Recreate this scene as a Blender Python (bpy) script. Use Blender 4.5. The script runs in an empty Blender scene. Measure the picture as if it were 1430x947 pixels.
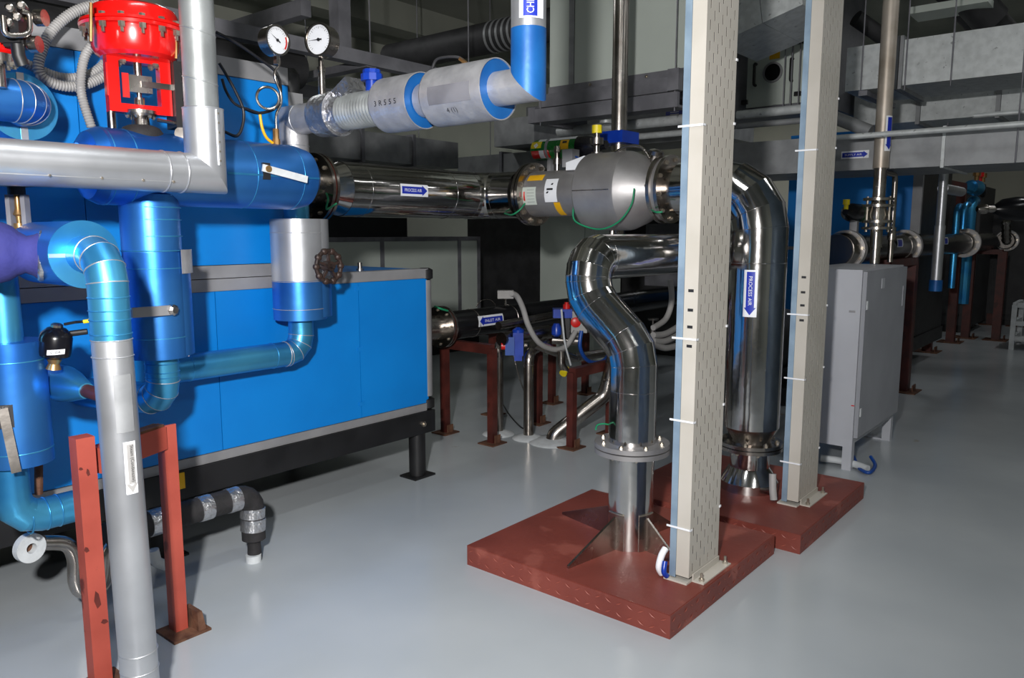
import bpy, math, random
from mathutils import Vector, Matrix
random.seed(7)
V = Vector
SC = bpy.context.scene
COL = SC.collection
PI = math.pi

# ------------------------------------------------------------------ camera
# World: X runs along the blue machines (away to the right), Y across the hall, Z up. Floor z = 0.
FPX, EYE = 1085.0, 1.6
pit = math.atan(150 / FPX)
cp, sp = math.cos(pit), math.sin(pit)
yaw = math.atan(912 / FPX * cp)
cy, sy = math.cos(yaw), math.sin(yaw)
cam_d = bpy.data.cameras.new('camera')
cam_d.sensor_width = 36.0
cam_d.lens = FPX / 1430 * 36
cam_d.clip_start = 0.05
cam = bpy.data.objects.new('camera', cam_d)
COL.objects.link(cam)
cam.location = (0, 0, EYE)
cam.rotation_euler = (PI / 2 - pit, 0, yaw - PI / 2)
SC.camera = cam

# ------------------------------------------------------------------ light
def area(name, loc, sx, sy_, power, col=(1, 1, 1), rot=(0, 0, 0)):
    d = bpy.data.lights.new(name, 'AREA')
    d.shape = 'RECTANGLE'; d.size = sx; d.size_y = sy_; d.energy = power; d.color = col
    o = bpy.data.objects.new(name, d); COL.objects.link(o)
    o.location = loc; o.rotation_euler = rot
    return o
# photographer's flash, held above and left of the lens
fl = bpy.data.lights.new('flash', 'SPOT')
fl.energy = 760; fl.shadow_soft_size = 0.07; fl.color = (1.0, 0.98, 0.965)
fl.spot_size = math.radians(125); fl.spot_blend = 1.0
flo = bpy.data.objects.new('flash', fl); COL.objects.link(flo)
flo.location = (-0.30, 0.20, 2.08)
flo.rotation_euler = (math.radians(84), 0, yaw - PI / 2 + math.radians(7))
# fluorescent rows on the ceiling
for i, (x, y, pw) in enumerate([(1.0, -1.8, 36), (4.6, -2.2, 20), (1.2, 1.6, 26), (6.4, -0.2, 8), (9.5, -1.6, 14), (9.8, 3.4, 18), (4.4, 7.2, 22), (12.6, 0.5, 16), (13.5, 5.0, 80)]):
    area('ceiling_tube_light', (x, y, 4.45), 1.5, 0.22, pw, (0.97, 0.99, 1.0))
w = bpy.data.worlds.new('hall'); SC.world = w; w.use_nodes = True
w.node_tree.nodes['Background'].inputs[0].default_value = (0.70, 0.73, 0.76, 1)
w.node_tree.nodes['Background'].inputs[1].default_value = 0.06
vs = SC.view_settings
vs.view_transform = 'Standard'; vs.look = 'None'; vs.exposure = 0.18; vs.gamma = 1.0
vs.use_curve_mapping = False

# ------------------------------------------------------------------ sight lines: a point on a known plane
def ray(x, y):
    r = (x - 715) / FPX; v = (473.5 - y) / FPX
    fw = cp + sp * v; up = -sp + cp * v
    return V((fw * cy + r * sy, fw * sy - r * cy, up)), fw
def PX(x, y, X): d, f = ray(x, y); k = X / d.x; return V((X, d.y * k, EYE + d.z * k))
def PY(x, y, Y): d, f = ray(x, y); k = Y / d.y; return V((d.x * k, Y, EYE + d.z * k))
def PZ(x, y, Z): d, f = ray(x, y); k = (Z - EYE) / d.z; return V((d.x * k, d.y * k, Z))
def PD(x, y, D): d, f = ray(x, y); k = D / f; return V((d.x * k, d.y * k, EYE + d.z * k))
def depth(p): return cp * (cy * p.x + sy * p.y) - sp * (p.z - EYE)
def rad(p, px): return px * 0.5 * depth(V(p)) / FPX

# ------------------------------------------------------------------ materials
def lin(c):
    return tuple(((v / 255) / 12.92 if v / 255 <= 0.04045 else (((v / 255) + 0.055) / 1.055) ** 2.4) for v in c)
def mat(name, rgb, metal=0.0, rough=0.5, rgb2=None, scale=4.0, bump=0.0, bscale=30.0, rvar=0.08, detail=4.0, stretch=None, coat=0.0, emit=0.0, spots=None):
    m = bpy.data.materials.new(name); m.use_nodes = True
    nt = m.node_tree; N = nt.nodes; L = nt.links
    b = N['Principled BSDF']
    b.inputs['Metallic'].default_value = metal
    tc = N.new('ShaderNodeTexCoord'); mp = N.new('ShaderNodeMapping')
    L.new(tc.outputs['Object'], mp.inputs['Vector'])
    if stretch: mp.inputs['Scale'].default_value = stretch
    nz = N.new('ShaderNodeTexNoise'); nz.inputs['Scale'].default_value = scale; nz.inputs['Detail'].default_value = detail
    L.new(mp.outputs[0], nz.inputs['Vector'])
    rp = N.new('ShaderNodeValToRGB')
    c1 = lin(rgb); c2 = lin(rgb2) if rgb2 else tuple(v * 0.86 for v in c1)
    rp.color_ramp.elements[0].position = 0.36; rp.color_ramp.elements[0].color = (*c2, 1)
    rp.color_ramp.elements[1].position = 0.62; rp.color_ramp.elements[1].color = (*c1, 1)
    L.new(nz.outputs['Fac'], rp.inputs[0])
    out = rp.outputs[0]
    if spots:
        n2 = N.new('ShaderNodeTexNoise'); n2.inputs['Scale'].default_value = spots[1]; n2.inputs['Detail'].default_value = 6
        L.new(tc.outputs['Object'], n2.inputs['Vector'])
        r2 = N.new('ShaderNodeValToRGB'); r2.color_ramp.elements[0].position = spots[2]; r2.color_ramp.elements[1].position = spots[2] + 0.05
        L.new(n2.outputs['Fac'], r2.inputs[0])
        mx = N.new('ShaderNodeMix'); mx.data_type = 'RGBA'
        L.new(r2.outputs[0], mx.inputs['Factor']); L.new(out, mx.inputs['A']); mx.inputs['B'].default_value = (*lin(spots[0]), 1)
        out = mx.outputs['Result']
    L.new(out, b.inputs['Base Color'])
    mr = N.new('ShaderNodeMapRange'); mr.inputs['To Min'].default_value = max(0.02, rough - rvar); mr.inputs['To Max'].default_value = min(1, rough + rvar)
    L.new(nz.outputs['Fac'], mr.inputs['Value']); L.new(mr.outputs[0], b.inputs['Roughness'])
    if coat: b.inputs['Coat Weight'].default_value = coat; b.inputs['Coat Roughness'].default_value = 0.08
    if bump:
        nb = N.new('ShaderNodeTexNoise'); nb.inputs['Scale'].default_value = bscale; nb.inputs['Detail'].default_value = 3
        L.new(mp.outputs[0], nb.inputs['Vector'])
        bp = N.new('ShaderNodeBump'); bp.inputs['Strength'].default_value = bump; bp.inputs['Distance'].default_value = 0.02
        L.new(nb.outputs['Fac'], bp.inputs['Height']); L.new(bp.outputs[0], b.inputs['Normal'])
    if emit:
        b.inputs['Emission Color'].default_value = (*c1, 1); b.inputs['Emission Strength'].default_value = emit
    return m

MT = dict(
    floor=mat('epoxy_floor', (176, 181, 184), 0, 0.22, (164, 170, 174), 0.9, 0.03, 5, 0.08, spots=((150, 140, 118), 2.3, 0.73)),
    ceil=mat('ceiling_paint', (150, 152, 142), 0, 0.9, (128, 132, 122), 0.6),
    wall=mat('wall_paint', (196, 198, 186), 0, 0.85, (180, 184, 172), 0.5),
    wallg=mat('far_wall_paint', (205, 203, 188), 0, 0.85, (192, 190, 176), 0.5),
    panel=mat('blue_panel_paint', (0, 121, 202), 0, 0.42, (0, 114, 194), 2.0, 0.01, 60, 0.05),
    trim=mat('grey_aluminium_trim', (150, 150, 152), 0.35, 0.5, (138, 138, 140), 5),
    black=mat('black_paint', (22, 22, 24), 0, 0.5, (14, 14, 16), 6),
    blackr=mat('black_rubber', (38, 36, 38), 0, 0.8, (28, 27, 28), 20, 0.15, 60),
    bclad=mat('blue_aluminium_cladding', (64, 136, 214), 0.78, 0.36, (34, 106, 202), 2.0, 0.04, 9, 0.06),
    cclad=mat('cyan_blue_aluminium_cladding', (80, 170, 214), 0.78, 0.35, (42, 132, 202), 2.6, 0.05, 10, 0.06),
    bfilm=mat('blue_protective_film', (24, 98, 168), 0.2, 0.42, (16, 84, 152), 6, 0.04, 30),
    sclad=mat('silver_aluminium_cladding', (196, 198, 202), 0.76, 0.37, (180, 182, 186), 3.5, 0.04, 14, 0.08),
    sclad2=mat('dull_aluminium_foil', (184, 184, 187), 0.6, 0.45, (168, 168, 172), 12, 0.12, 40, 0.1),
    foil=mat('crinkled_foil', (208, 208, 210), 0.9, 0.3, (180, 180, 184), 10, 0.7, 28, 0.1),
    galv=mat('galvanised_steel', (204, 208, 208), 0.3, 0.48, (188, 192, 192), 16, 0.02, 30, 0.08, 2.0, spots=((150, 154, 154), 26.0, 0.66)),
    galvp=mat('spiral_galvanised_pipe', (176, 180, 180), 0.7, 0.42, (156, 160, 160), 9, 0.03, 30),
    galvd=mat('dull_galvanised_steel', (150, 152, 154), 0.35, 0.5, (132, 134, 136), 7, 0.02, 30),
    steel=mat('polished_stainless', (206, 203, 200), 1.0, 0.12, (188, 185, 182), 2.5, 0.16, 5.0, 0.05),
    warm=mat('weathered_steel_pipe', (190, 180, 168), 0.6, 0.45, (166, 154, 140), 5, 0.03, 20),
    steel2=mat('satin_stainless', (182, 176, 170), 1.0, 0.26, (150, 142, 134), 6, 0.03, 20, 0.07),
    matte=mat('bead_blasted_stainless', (168, 166, 166), 0.7, 0.46, (150, 148, 148), 5, 0.02, 50),
    blacksteel=mat('dark_polished_cladding', (20, 20, 22), 0.0, 0.24, (14, 14, 16), 3, 0.06, 8),
    redp=mat('red_gloss_paint', (218, 22, 18), 0, 0.22, (205, 16, 14), 5, 0.0, 30, 0.04, coat=0.5),
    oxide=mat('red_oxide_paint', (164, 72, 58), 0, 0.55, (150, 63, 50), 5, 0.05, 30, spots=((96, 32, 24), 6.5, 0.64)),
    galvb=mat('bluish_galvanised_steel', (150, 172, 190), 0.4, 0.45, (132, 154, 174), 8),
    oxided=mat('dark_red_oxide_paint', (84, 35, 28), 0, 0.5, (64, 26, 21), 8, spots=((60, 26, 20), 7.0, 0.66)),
    plinth=mat('plinth_red_paint', (126, 60, 49), 0, 0.5, (108, 48, 39), 2.2, 0.10, 24, spots=((140, 74, 62), 3.4, 0.56)),
    tread=mat('worn_plinth_paint', (150, 80, 66), 0, 0.5, (136, 68, 56), 6),
    chip=mat('dark_primer_chip', (92, 32, 24), 0, 0.6, (74, 26, 20), 8),
    rust=mat('rusty_steel', (108, 74, 54), 0.2, 0.75, (76, 46, 33), 14, 0.3, 40),
    cream=mat('cream_powder_coat', (188, 183, 174), 0, 0.45, (180, 175, 165), 3, spots=((150, 142, 116), 3.0, 0.72)),
    grey=mat('cabinet_grey_paint', (176, 178, 184), 0, 0.5, (170, 172, 178), 3, 0.05, 160),
    greyd=mat('door_grey_paint', (150, 152, 158), 0, 0.55, (142, 144, 150), 3, 0.05, 160),
    ahu=mat('pale_unit_panel', (196, 204, 196), 0, 0.5, (188, 196, 188), 1.2),
    ahud=mat('steel_grey_frame', (128, 128, 134), 0.2, 0.55, (106, 106, 112), 5),
    plast=mat('grey_plastic_conduit', (158, 156, 154), 0, 0.55, (148, 146, 144), 8),
    white=mat('white_sticker', (232, 234, 238), 0, 0.4, (226, 228, 232), 4),
    blue=mat('sticker_blue', (24, 48, 170), 0, 0.4, (20, 42, 160), 4),
    dkblue=mat('valve_blue_paint', (18, 60, 164), 0, 0.3, (12, 48, 146), 6),
    red=mat('plain_red', (206, 30, 26), 0, 0.35, (190, 24, 22), 6),
    yellow=mat('yellow_plastic', (226, 206, 24), 0, 0.4, (214, 190, 20), 6),
    amber=mat('amber_label', (230, 176, 24), 0, 0.4, (222, 166, 20), 6),
    green=mat('bottle_green_paint', (24, 112, 44), 0, 0.28, (18, 96, 36), 6),
    wire=mat('green_wire', (30, 140, 96), 0, 0.4, (24, 120, 80), 6),
    cable=mat('black_cable', (30, 30, 34), 0, 0.4, (22, 22, 26), 6),
    brass=mat('brass', (176, 140, 92), 0.8, 0.35, (150, 112, 70), 12),
    purple=mat('violet_fabric_wrap', (46, 48, 114), 0, 0.85, (38, 40, 100), 7, 0.25, 26),
    hwheel=mat('rusted_dark_iron', (62, 46, 40), 0.3, 0.5, (40, 32, 30), 14, 0.2, 40),
    print=mat('black_print', (30, 30, 34), 0, 0.5),
    pinkgask=mat('pink_gasket', (196, 120, 112), 0, 0.5, (176, 104, 98), 9),
    cement=mat('white_cement', (196, 200, 202), 0, 0.8, (180, 184, 186), 10, 0.2, 30),
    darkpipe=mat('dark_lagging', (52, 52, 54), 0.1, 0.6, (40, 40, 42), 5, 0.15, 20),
    bottleblack=mat('black_gloss_paint', (16, 16, 22), 0, 0.22, (12, 12, 16), 5),
    bluehose=mat('blue_hose', (20, 70, 150), 0, 0.4),
    bolt=mat('bolt_steel', (196, 190, 178), 0.9, 0.3, (170, 160, 146), 20),
)
def glass_mat():
    m = bpy.data.materials.new('gauge_glass'); m.use_nodes = True
    N = m.node_tree.nodes; L = m.node_tree.links; N.remove(N['Principled BSDF'])
    t = N.new('ShaderNodeBsdfTransparent'); g = N.new('ShaderNodeBsdfGlossy'); g.inputs['Roughness'].default_value = 0.03
    x = N.new('ShaderNodeMixShader'); x.inputs[0].default_value = 0.07
    L.new(t.outputs[0], x.inputs[1]); L.new(g.outputs[0], x.inputs[2]); L.new(x.outputs[0], N['Material Output'].inputs[0])
    return m
MT['glass'] = glass_mat()
MT['darkglass'] = mat('dark_port_glass', (14, 16, 18), 0, 0.08, (12, 14, 16), 3)

# ------------------------------------------------------------------ mesh builder
def frame(ax):
    z = V(ax).normalized()
    h = V((0, 0, 1)) if abs(z.z) < 0.9 else V((0, 1, 0))
    x = h.cross(z).normalized()
    return x, z.cross(x), z
class M:
    def __init__(s): s.v = []; s.f = []
    def add(s, vs, fs):
        o = len(s.v); s.v += [V(p) for p in vs]; s.f += [tuple(i + o for i in f) for f in fs]; return s
    def box(s, a, b):
        x0, y0, z0 = a; x1, y1, z1 = b
        return s.add([(x0, y0, z0), (x1, y0, z0), (x1, y1, z0), (x0, y1, z0), (x0, y0, z1), (x1, y0, z1), (x1, y1, z1), (x0, y1, z1)],
                     [(0, 3, 2, 1), (4, 5, 6, 7), (0, 1, 5, 4), (1, 2, 6, 5), (2, 3, 7, 6), (3, 0, 4, 7)])
    def bar(s, p, q, wd, ht, up=(0, 0, 1)):
        p = V(p); q = V(q); z = (q - p).normalized(); u = V(up)
        x = u.cross(z)
        if x.length < 1e-4: x = V((1, 0, 0)).cross(z)
        x.normalize(); y = z.cross(x)
        c = [(-1, -1), (1, -1), (1, 1), (-1, 1)]
        vs = [p + x * a * wd / 2 + y * b * ht / 2 for a, b in c] + [q + x * a * wd / 2 + y * b * ht / 2 for a, b in c]
        return s.add(vs, [(0, 3, 2, 1), (4, 5, 6, 7), (0, 1, 5, 4), (1, 2, 6, 5), (2, 3, 7, 6), (3, 0, 4, 7)])
    def obox(s, c, x, y, z):           # oriented box: centre and three half-vectors
        c = V(c); x = V(x); y = V(y); z = V(z)
        vs = [c + x * a + y * b + z * d for d in (-1, 1) for a, b in ((-1, -1), (1, -1), (1, 1), (-1, 1))]
        return s.add(vs, [(0, 3, 2, 1), (4, 5, 6, 7), (0, 1, 5, 4), (1, 2, 6, 5), (2, 3, 7, 6), (3, 0, 4, 7)])
    def lathe(s, base, ax, prof, n=32, capa=True, capb=True):
        X, Y, Z = frame(ax); base = V(base); o = len(s.v)
        for t, r in prof:
            for i in range(n):
                a = 2 * PI * i / n
                s.v.append(base + Z * t + (X * math.cos(a) + Y * math.sin(a)) * r)
        for k in range(len(prof) - 1):
            for i in range(n):
                j = (i + 1) % n
                s.f.append((o + k * n + i, o + k * n + j, o + (k + 1) * n + j, o + (k + 1) * n + i))
        if capa and prof[0][1] > 1e-5: s.f.append(tuple(o + i for i in reversed(range(n))))
        if capb and prof[-1][1] > 1e-5: s.f.append(tuple(o + (len(prof) - 1) * n + i for i in range(n)))
        return s
    def cyl(s, p, q, r, r2=None, n=24):
        p = V(p); q = V(q)
        return s.lathe(p, q - p, [(0, r), ((q - p).length, r if r2 is None else r2)], n)
    def ring(s, base, ax, r0, r1, t, n=32):      # annulus with thickness
        X, Y, Z = frame(ax); base = V(base); o = len(s.v)
        for tt, r in ((0, r0), (0, r1), (t, r1), (t, r0)):
            for i in range(n):
                a = 2 * PI * i / n
                s.v.append(base + Z * tt + (X * math.cos(a) + Y * math.sin(a)) * r)
        for k in range(4):
            k2 = (k + 1) % 4
            for i in range(n):
                j = (i + 1) % n
                s.f.append((o + k * n + i, o + k * n + j, o + k2 * n + j, o + k2 * n + i))
        return s
    def tube(s, pts, r, n=32, bend=0.0, gores=4, caps=True, r_end=None, wave=None):
        P = round_path(pts, bend, gores)
        m = len(P); o = len(s.v)
        d = [(P[i + 1] - P[i]).normalized() for i in range(m - 1)]
        X, Y, Z = frame(d[0])
        for i in range(m):
            din = d[i - 1] if i else d[0]
            dout = d[i] if i < m - 1 else d[-1]
            if i and i < m:
                # transport frame from segment i-1
                pass
            nrm = (din + dout).normalized()
            rr = r if r_end is None else r + (r_end - r) * i / (m - 1)
            if wave: rr *= 1 + wave * (1 if i % 2 else -1)
            for k in range(n):
                a = 2 * PI * k / n
                off = (X * math.cos(a) + Y * math.sin(a)) * rr
                t = -off.dot(nrm) / max(0.3, din.dot(nrm))
                s.v.append(P[i] + off + din * t)
            if i < m - 1:
                q = din.rotation_difference(dout)
                X = q @ X; Y = q @ Y
        for i in range(m - 1):
            for k in range(n):
                j = (k + 1) % n
                s.f.append((o + i * n + k, o + i * n + j, o + (i + 1) * n + j, o + (i + 1) * n + k))
        if caps:
            s.f.append(tuple(o + k for k in reversed(range(n))))
            s.f.append(tuple(o + (m - 1) * n + k for k in range(n)))
        return s
    def prism(s, poly, ext):                      # 3D polygon extruded by a vector
        n = len(poly); e = V(ext)
        vs = [V(p) for p in poly] + [V(p) + e for p in poly]
        return s.add(vs, [tuple(reversed(range(n))), tuple(range(n, 2 * n))] + [(i, (i + 1) % n, n + (i + 1) % n, n + i) for i in range(n)])
    def torus(s, c, ax, R, r, n=32, k=10):
        X, Y, Z = frame(ax); c = V(c); o = len(s.v)
        for i in range(n):
            a = 2 * PI * i / n; e = X * math.cos(a) + Y * math.sin(a)
            for j in range(k):
                b = 2 * PI * j / k
                s.v.append(c + e * (R + r * math.cos(b)) + Z * r * math.sin(b))
        for i in range(n):
            for j in range(k):
                i2 = (i + 1) % n; j2 = (j + 1) % k
                s.f.append((o + i * k + j, o + i2 * k + j, o + i2 * k + j2, o + i * k + j2))
        return s
def round_path(pts, bend, gores):
    pts = [V(p) for p in pts]
    if bend <= 0 or len(pts) < 3: return pts
    out = [pts[0]]
    for i in range(1, len(pts) - 1):
        a, b, c = pts[i - 1], pts[i], pts[i + 1]
        u = (a - b).normalized(); v = (c - b).normalized()
        th = PI - u.angle(v)
        if th < 0.02: out.append(b); continue
        t = bend * math.tan(th / 2)
        t = min(t, (a - b).length * 0.49, (c - b).length * 0.49)
        R = t / math.tan(th / 2)
        ctr = b + (u + v).normalized() * (R / math.cos(th / 2))
        s0 = (b + u * t) - ctr
        axis = s0.cross((b + v * t) - ctr).normalized()
        g = max(2, int(round(gores * th / (PI / 2)))) if gores < 12 else gores
        for k in range(g + 1):
            out.append(ctr + Matrix.Rotation(th * k / g, 3, axis) @ s0)
    out.append(pts[-1])
    return out
def catmull(pts, n=8):
    pts = [V(p) for p in pts]; out = []
    for i in range(len(pts) - 1):
        p0 = pts[max(i - 1, 0)]; p1 = pts[i]; p2 = pts[i + 1]; p3 = pts[min(i + 2, len(pts) - 1)]
        for k in range(n):
            t = k / n
            out.append(0.5 * ((2 * p1) + (p2 - p0) * t + (2 * p0 - 5 * p1 + 4 * p2 - p3) * t * t + (3 * p1 - p0 - 3 * p2 + p3) * t ** 3))
    out.append(pts[-1]); return out

# ------------------------------------------------------------------ objects
WL = {}
def mesh_of(name, mb, material, ang=30, origin=None):
    c = V(origin) if origin is not None else sum((V((min(p[i] for p in mb.v), 0, 0)) for i in ()), V())
    me = bpy.data.meshes.new(name)
    me.from_pydata([tuple(p - c) for p in mb.v], [], mb.f)
    me.materials.append(material)
    me.update()
    me.shade_smooth(); me.set_sharp_from_angle(angle=math.radians(ang))
    return me
def obj(name, mb, material, parent=None, ang=30, label=None):
    lo = V([min(p[i] for p in mb.v) for i in range(3)]); hi = V([max(p[i] for p in mb.v) for i in range(3)])
    c = (lo + hi) / 2
    if parent is None: c.z = lo.z
    if isinstance(material, str): material = MT[material]
    o = bpy.data.objects.new(name, mesh_of(name, mb, material, ang, c))
    COL.objects.link(o)
    if parent is not None:
        o.parent = parent; o.location = c - WL[parent.name]
    else: o.location = c
    WL[o.name] = c
    if label: o['label'] = label
    return o
def thing(name, label, cat, loc, group=None):
    o = bpy.data.objects.new(name, None); COL.objects.link(o)
    o.empty_display_size = 0.1
    o.location = V(loc); WL[o.name] = V(loc)
    o['label'] = label; o['category'] = cat
    if group: o['group'] = group
    return o
def tag(o, label, cat, group=None, kind=None):
    o['label'] = label; o['category'] = cat
    if group: o['group'] = group
    if kind: o['kind'] = kind
    return o
def struct(name, mb, material, label=None, parent=None):
    o = obj(name, mb, material, parent)
    o['kind'] = 'structure'
    if label: o['label'] = label
    return o
CACHE = {}
def inst(name, key, maker, material, parent, loc, ax=(0, 0, 1), ang=30, spin=0):
    if key not in CACHE: CACHE[key] = mesh_of(name, maker(), MT[material], ang, V((0, 0, 0)))
    o = bpy.data.objects.new(name, CACHE[key]); COL.objects.link(o)
    X, Y, Z = frame(ax)
    R = Matrix((X, Y, Z)).transposed().to_4x4() @ Matrix.Rotation(spin, 4, 'Z')
    o.rotation_euler = R.to_euler()
    o.parent = parent; o.location = V(loc) - (WL[parent.name] if parent else V())
    WL[o.name] = V(loc)
    return o
def band(parent, c, ax, r, wd=0.006, h=0.003, material='sclad'):
    k = ('band', round(r, 3), wd, h, material)
    return inst('seam_band', k, lambda: M().lathe((0, 0, -wd / 2), (0, 0, 1), [(0, r - 0.002), (0.001, r + h * 0.7), (wd / 2, r + h), (wd - 0.001, r + h * 0.7), (wd, r - 0.002)], 32, False, False), material, parent, c, ax, 60)
def seams(parent, pts, r, bend, gores, h=0.0025, wd=0.005, material='sclad', skip_ends=True):
    P = round_path(pts, bend, gores)
    for i in range(1, len(P) - 1):
        a = (P[i] - P[i - 1]).normalized(); b = (P[i + 1] - P[i]).normalized()
        band(parent, P[i], a + b, r, wd, h, material)
def bolt(parent, p, ax, s=0.012, material='bolt'):
    k = ('bolt', round(s, 4), material)
    return inst('bolt', k, lambda: M().lathe((0, 0, -s * 0.2), (0, 0, 1), [(0, s), (s * 0.95, s), (s * 0.95, s * 0.55), (s * 1.45, s * 0.55)], 6), material, parent, p, ax)
def bolts(parent, c, ax, R, n, s=0.012, ph=0.2, material='bolt'):
    X, Y, Z = frame(ax)
    for i in range(n):
        a = 2 * PI * i / n + ph
        bolt(parent, V(c) + (X * math.cos(a) + Y * math.sin(a)) * R, ax, s, material)
def flange(parent, c, ax, R, r, t=0.02, gap=0.006, n=8, material='steel2', s=0.012, gasket=None, both=True):
    Z = V(ax).normalized(); c = V(c)
    for k in (-1, 1):
        m = M().ring(c + Z * (gap / 2 if k > 0 else -gap / 2 - t), Z, r * 0.98, R, t, 40)
        obj('flange', m, material, parent, 35)
    obj('gasket', M().ring(c - Z * gap / 2, Z, r, R * 0.93, gap, 32), gasket or 'black', parent)
    X, Y, _ = frame(ax)
    bolts(parent, c + Z * (gap / 2 + t), Z, (R + r * 1.0) / 2 + R * 0.02, n, s)
    if both: bolts(parent, c - Z * (gap / 2 + t), -Z, (R + r) / 2 + R * 0.02, n, s, 0.1)
# stickers -----------------------------------------------------------
TXT = {}
def text2d(s):
    if s in TXT: return TXT[s]
    cu = bpy.data.curves.new('lettering', 'FONT'); cu.body = s; cu.resolution_u = 2
    o = bpy.data.objects.new('lettering', cu); COL.objects.link(o)
    dg = bpy.context.evaluated_depsgraph_get()
    me = bpy.data.meshes.new_from_object(o.evaluated_get(dg))
    vs = [(v.co.x, v.co.y) for v in me.vertices]; fs = [tuple(p.vertices) for p in me.polygons]
    bpy.data.objects.remove(o); bpy.data.meshes.remove(me)
    x0 = min(v[0] for v in vs); x1 = max(v[0] for v in vs); y0 = min(v[1] for v in vs); y1 = max(v[1] for v in vs)
    TXT[s] = ([((a - x0) / (x1 - x0) - 0.5, (b - y0) / (y1 - y0) - 0.5) for a, b in vs], fs, (x1 - x0) / (y1 - y0))
    return TXT[s]
class Wrap:   # (u along read, v along up) -> world, flat (r=None) or round a cylinder whose axis is along u or v
    def __init__(s, c, n, read, r=None, along='u'):
        s.c = V(c); s.n = V(n).normalized(); s.read = V(read).normalized()
        s.n = (s.n - s.read * s.n.dot(s.read)).normalized() if along == 'u' else s.n
        s.up = s.n.cross(s.read).normalized(); s.r = r; s.along = along
    def __call__(s, u, v, h):
        if not s.r: return s.c + s.read * u + s.up * v + s.n * h
        rr = s.r + h
        if s.along == 'u': a = v / s.r; return s.c + s.read * u + (s.n * math.cos(a) + s.up * math.sin(a)) * rr
        a = u / s.r; return s.c + s.up * v + (s.n * math.cos(a) + s.read * math.sin(a)) * rr
def slab(W, u0, u1, v0, v1, h, nu=1, nv=10, f0=None, f1=None, t=0.0012):
    m = M()
    for hh in (h, h + t):
        for j in range(nv + 1):
            v = v0 + (v1 - v0) * j / nv
            a = f0(v) if f0 else u0; b = f1(v) if f1 else u1
            for i in range(nu + 1): m.v.append(W(a + (b - a) * i / nu, v, hh))
    k = (nu + 1) * (nv + 1)
    for j in range(nv):
        for i in range(nu):
            q = j * (nu + 1) + i
            m.f.append((k + q, k + q + 1, k + q + nu + 2, k + q + nu + 1))
    for j in range(nv):
        for i in (0, nu):
            q = j * (nu + 1) + i; m.f.append((q, k + q, k + q + nu + 1, q + nu + 1))
    for i in range(nu):
        for j in (0, nv):
            q = j * (nu + 1) + i; m.f.append((q, k + q, k + q + 1, q + 1))
    return m
def lettering(W, s, parent, u, v, height, material, width=None, h=0.003, bold=0.0):
    vs, fs, asp = text2d(s)
    wd = width or asp * height
    m = M()
    m.v = [W(u + a * wd, v + b * height, h) for a, b in vs]; m.f = list(fs)
    return obj('lettering', m, material, parent)
def arrow_sticker(parent, W, L, H, s, fwd=1, back='white', ar='blue', tx='white', h=0.001, ts=None):
    st = obj('sticker', slab(W, -L / 2, L / 2, -H / 2, H / 2, h), back, parent, label='white sticker with a flow arrow')
    hd = H * 0.55; a0 = -L * 0.46; a1 = L * 0.46; sh = H * 0.3; hh = H * 0.43
    e = lambda v: (a1 - hd * abs(v) / hh)
    if fwd > 0:
        sm = slab(W, 0, 0, -sh, sh, h + 0.0012, f0=lambda v: a0, f1=lambda v: a1 - hd)
        hm = slab(W, 0, 0, -hh, hh, h + 0.0012, f0=lambda v: a1 - hd, f1=e)
    else:
        sm = slab(W, 0, 0, -sh, sh, h + 0.0012, f0=lambda v: -(a1 - hd), f1=lambda v: -a0)
        hm = slab(W, 0, 0, -hh, hh, h + 0.0012, f0=lambda v: -e(v), f1=lambda v: -(a1 - hd))
    sm.add(hm.v, hm.f)
    obj('arrow', sm, ar, st)
    if s: lettering(W, s, st, -fwd * hd * 0.35, 0, ts or H * 0.26, tx, L * 0.62, h + 0.0036)
    return st
def label_patch(parent, W, L, H, material, name='sticker', label=None, h=0.001, nu=1, nv=8):
    return obj(name, slab(W, -L / 2, L / 2, -H / 2, H / 2, h, nu, nv), material, parent, label=label)
CAMP = V((0, 0, EYE))
def to_cam(p): return (CAMP - V(p)).normalized()

# ================================================================== THE HALL
struct('floor', M().box((-5, -5, -0.1), (17, 10, 0)), 'floor')
struct('ceiling', M().box((-5, -5, 4.6), (17, 10, 4.7)), 'ceil')
struct('wall_back', M().box((-5, 10, 0), (17, 10.1, 4.6)), 'wall')
struct('wall_right', M().box((17, -5, 0), (17.1, 10, 4.6)), 'wallg')
struct('wall_left', M().box((-5.1, -5, 0), (-5, 10, 4.6)), 'wall')
struct('wall_front', M().box((-5, -5.1, 0), (17, -5, 4.6)), 'wall')
for i, yy in enumerate((1.0, 4.6, 8.0)):
    struct('trim_%d' % (i + 1), M().box((-5, yy, 4.25), (17, yy + 0.35, 4.6)), 'ceil', 'concrete ceiling beam')

# ================================================================== LEFT: THE BLUE MACHINE
FY = 3.62
XA = PY(310, 600, FY).x; XB = PY(503, 500, FY).x
lu = thing('dehumidifier_unit', 'long low blue panelled machine casing on the black beam, with grey aluminium rails', 'machine', (1.5, 4.4, 0.44))
obj('casing', M().box((-0.5, 3.645, 0.44), (3.50, 5.2, 1.355)), 'black', lu)
for x0, x1 in ((-0.5, XA - 0.002), (XA + 0.002, XB - 0.002), (XB + 0.002, 3.492)):
    obj('panel', M().box((x0, FY, 0.49), (x1, 3.644, 1.303)), 'panel', lu)
obj('top_rail', M().box((-0.5, FY - 0.006, 1.305), (3.50, 3.70, 1.365)), 'trim', lu)
obj('bottom_rail', M().box((-0.5, FY - 0.006, 0.44), (3.47, 3.70, 0.487)), 'trim', lu)
obj('corner_post', M().lathe((3.505, 3.66, 0.53), (0, 0, 1), [(0, 0.046), (0.76, 0.046)], 20), 'trim', lu)
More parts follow.
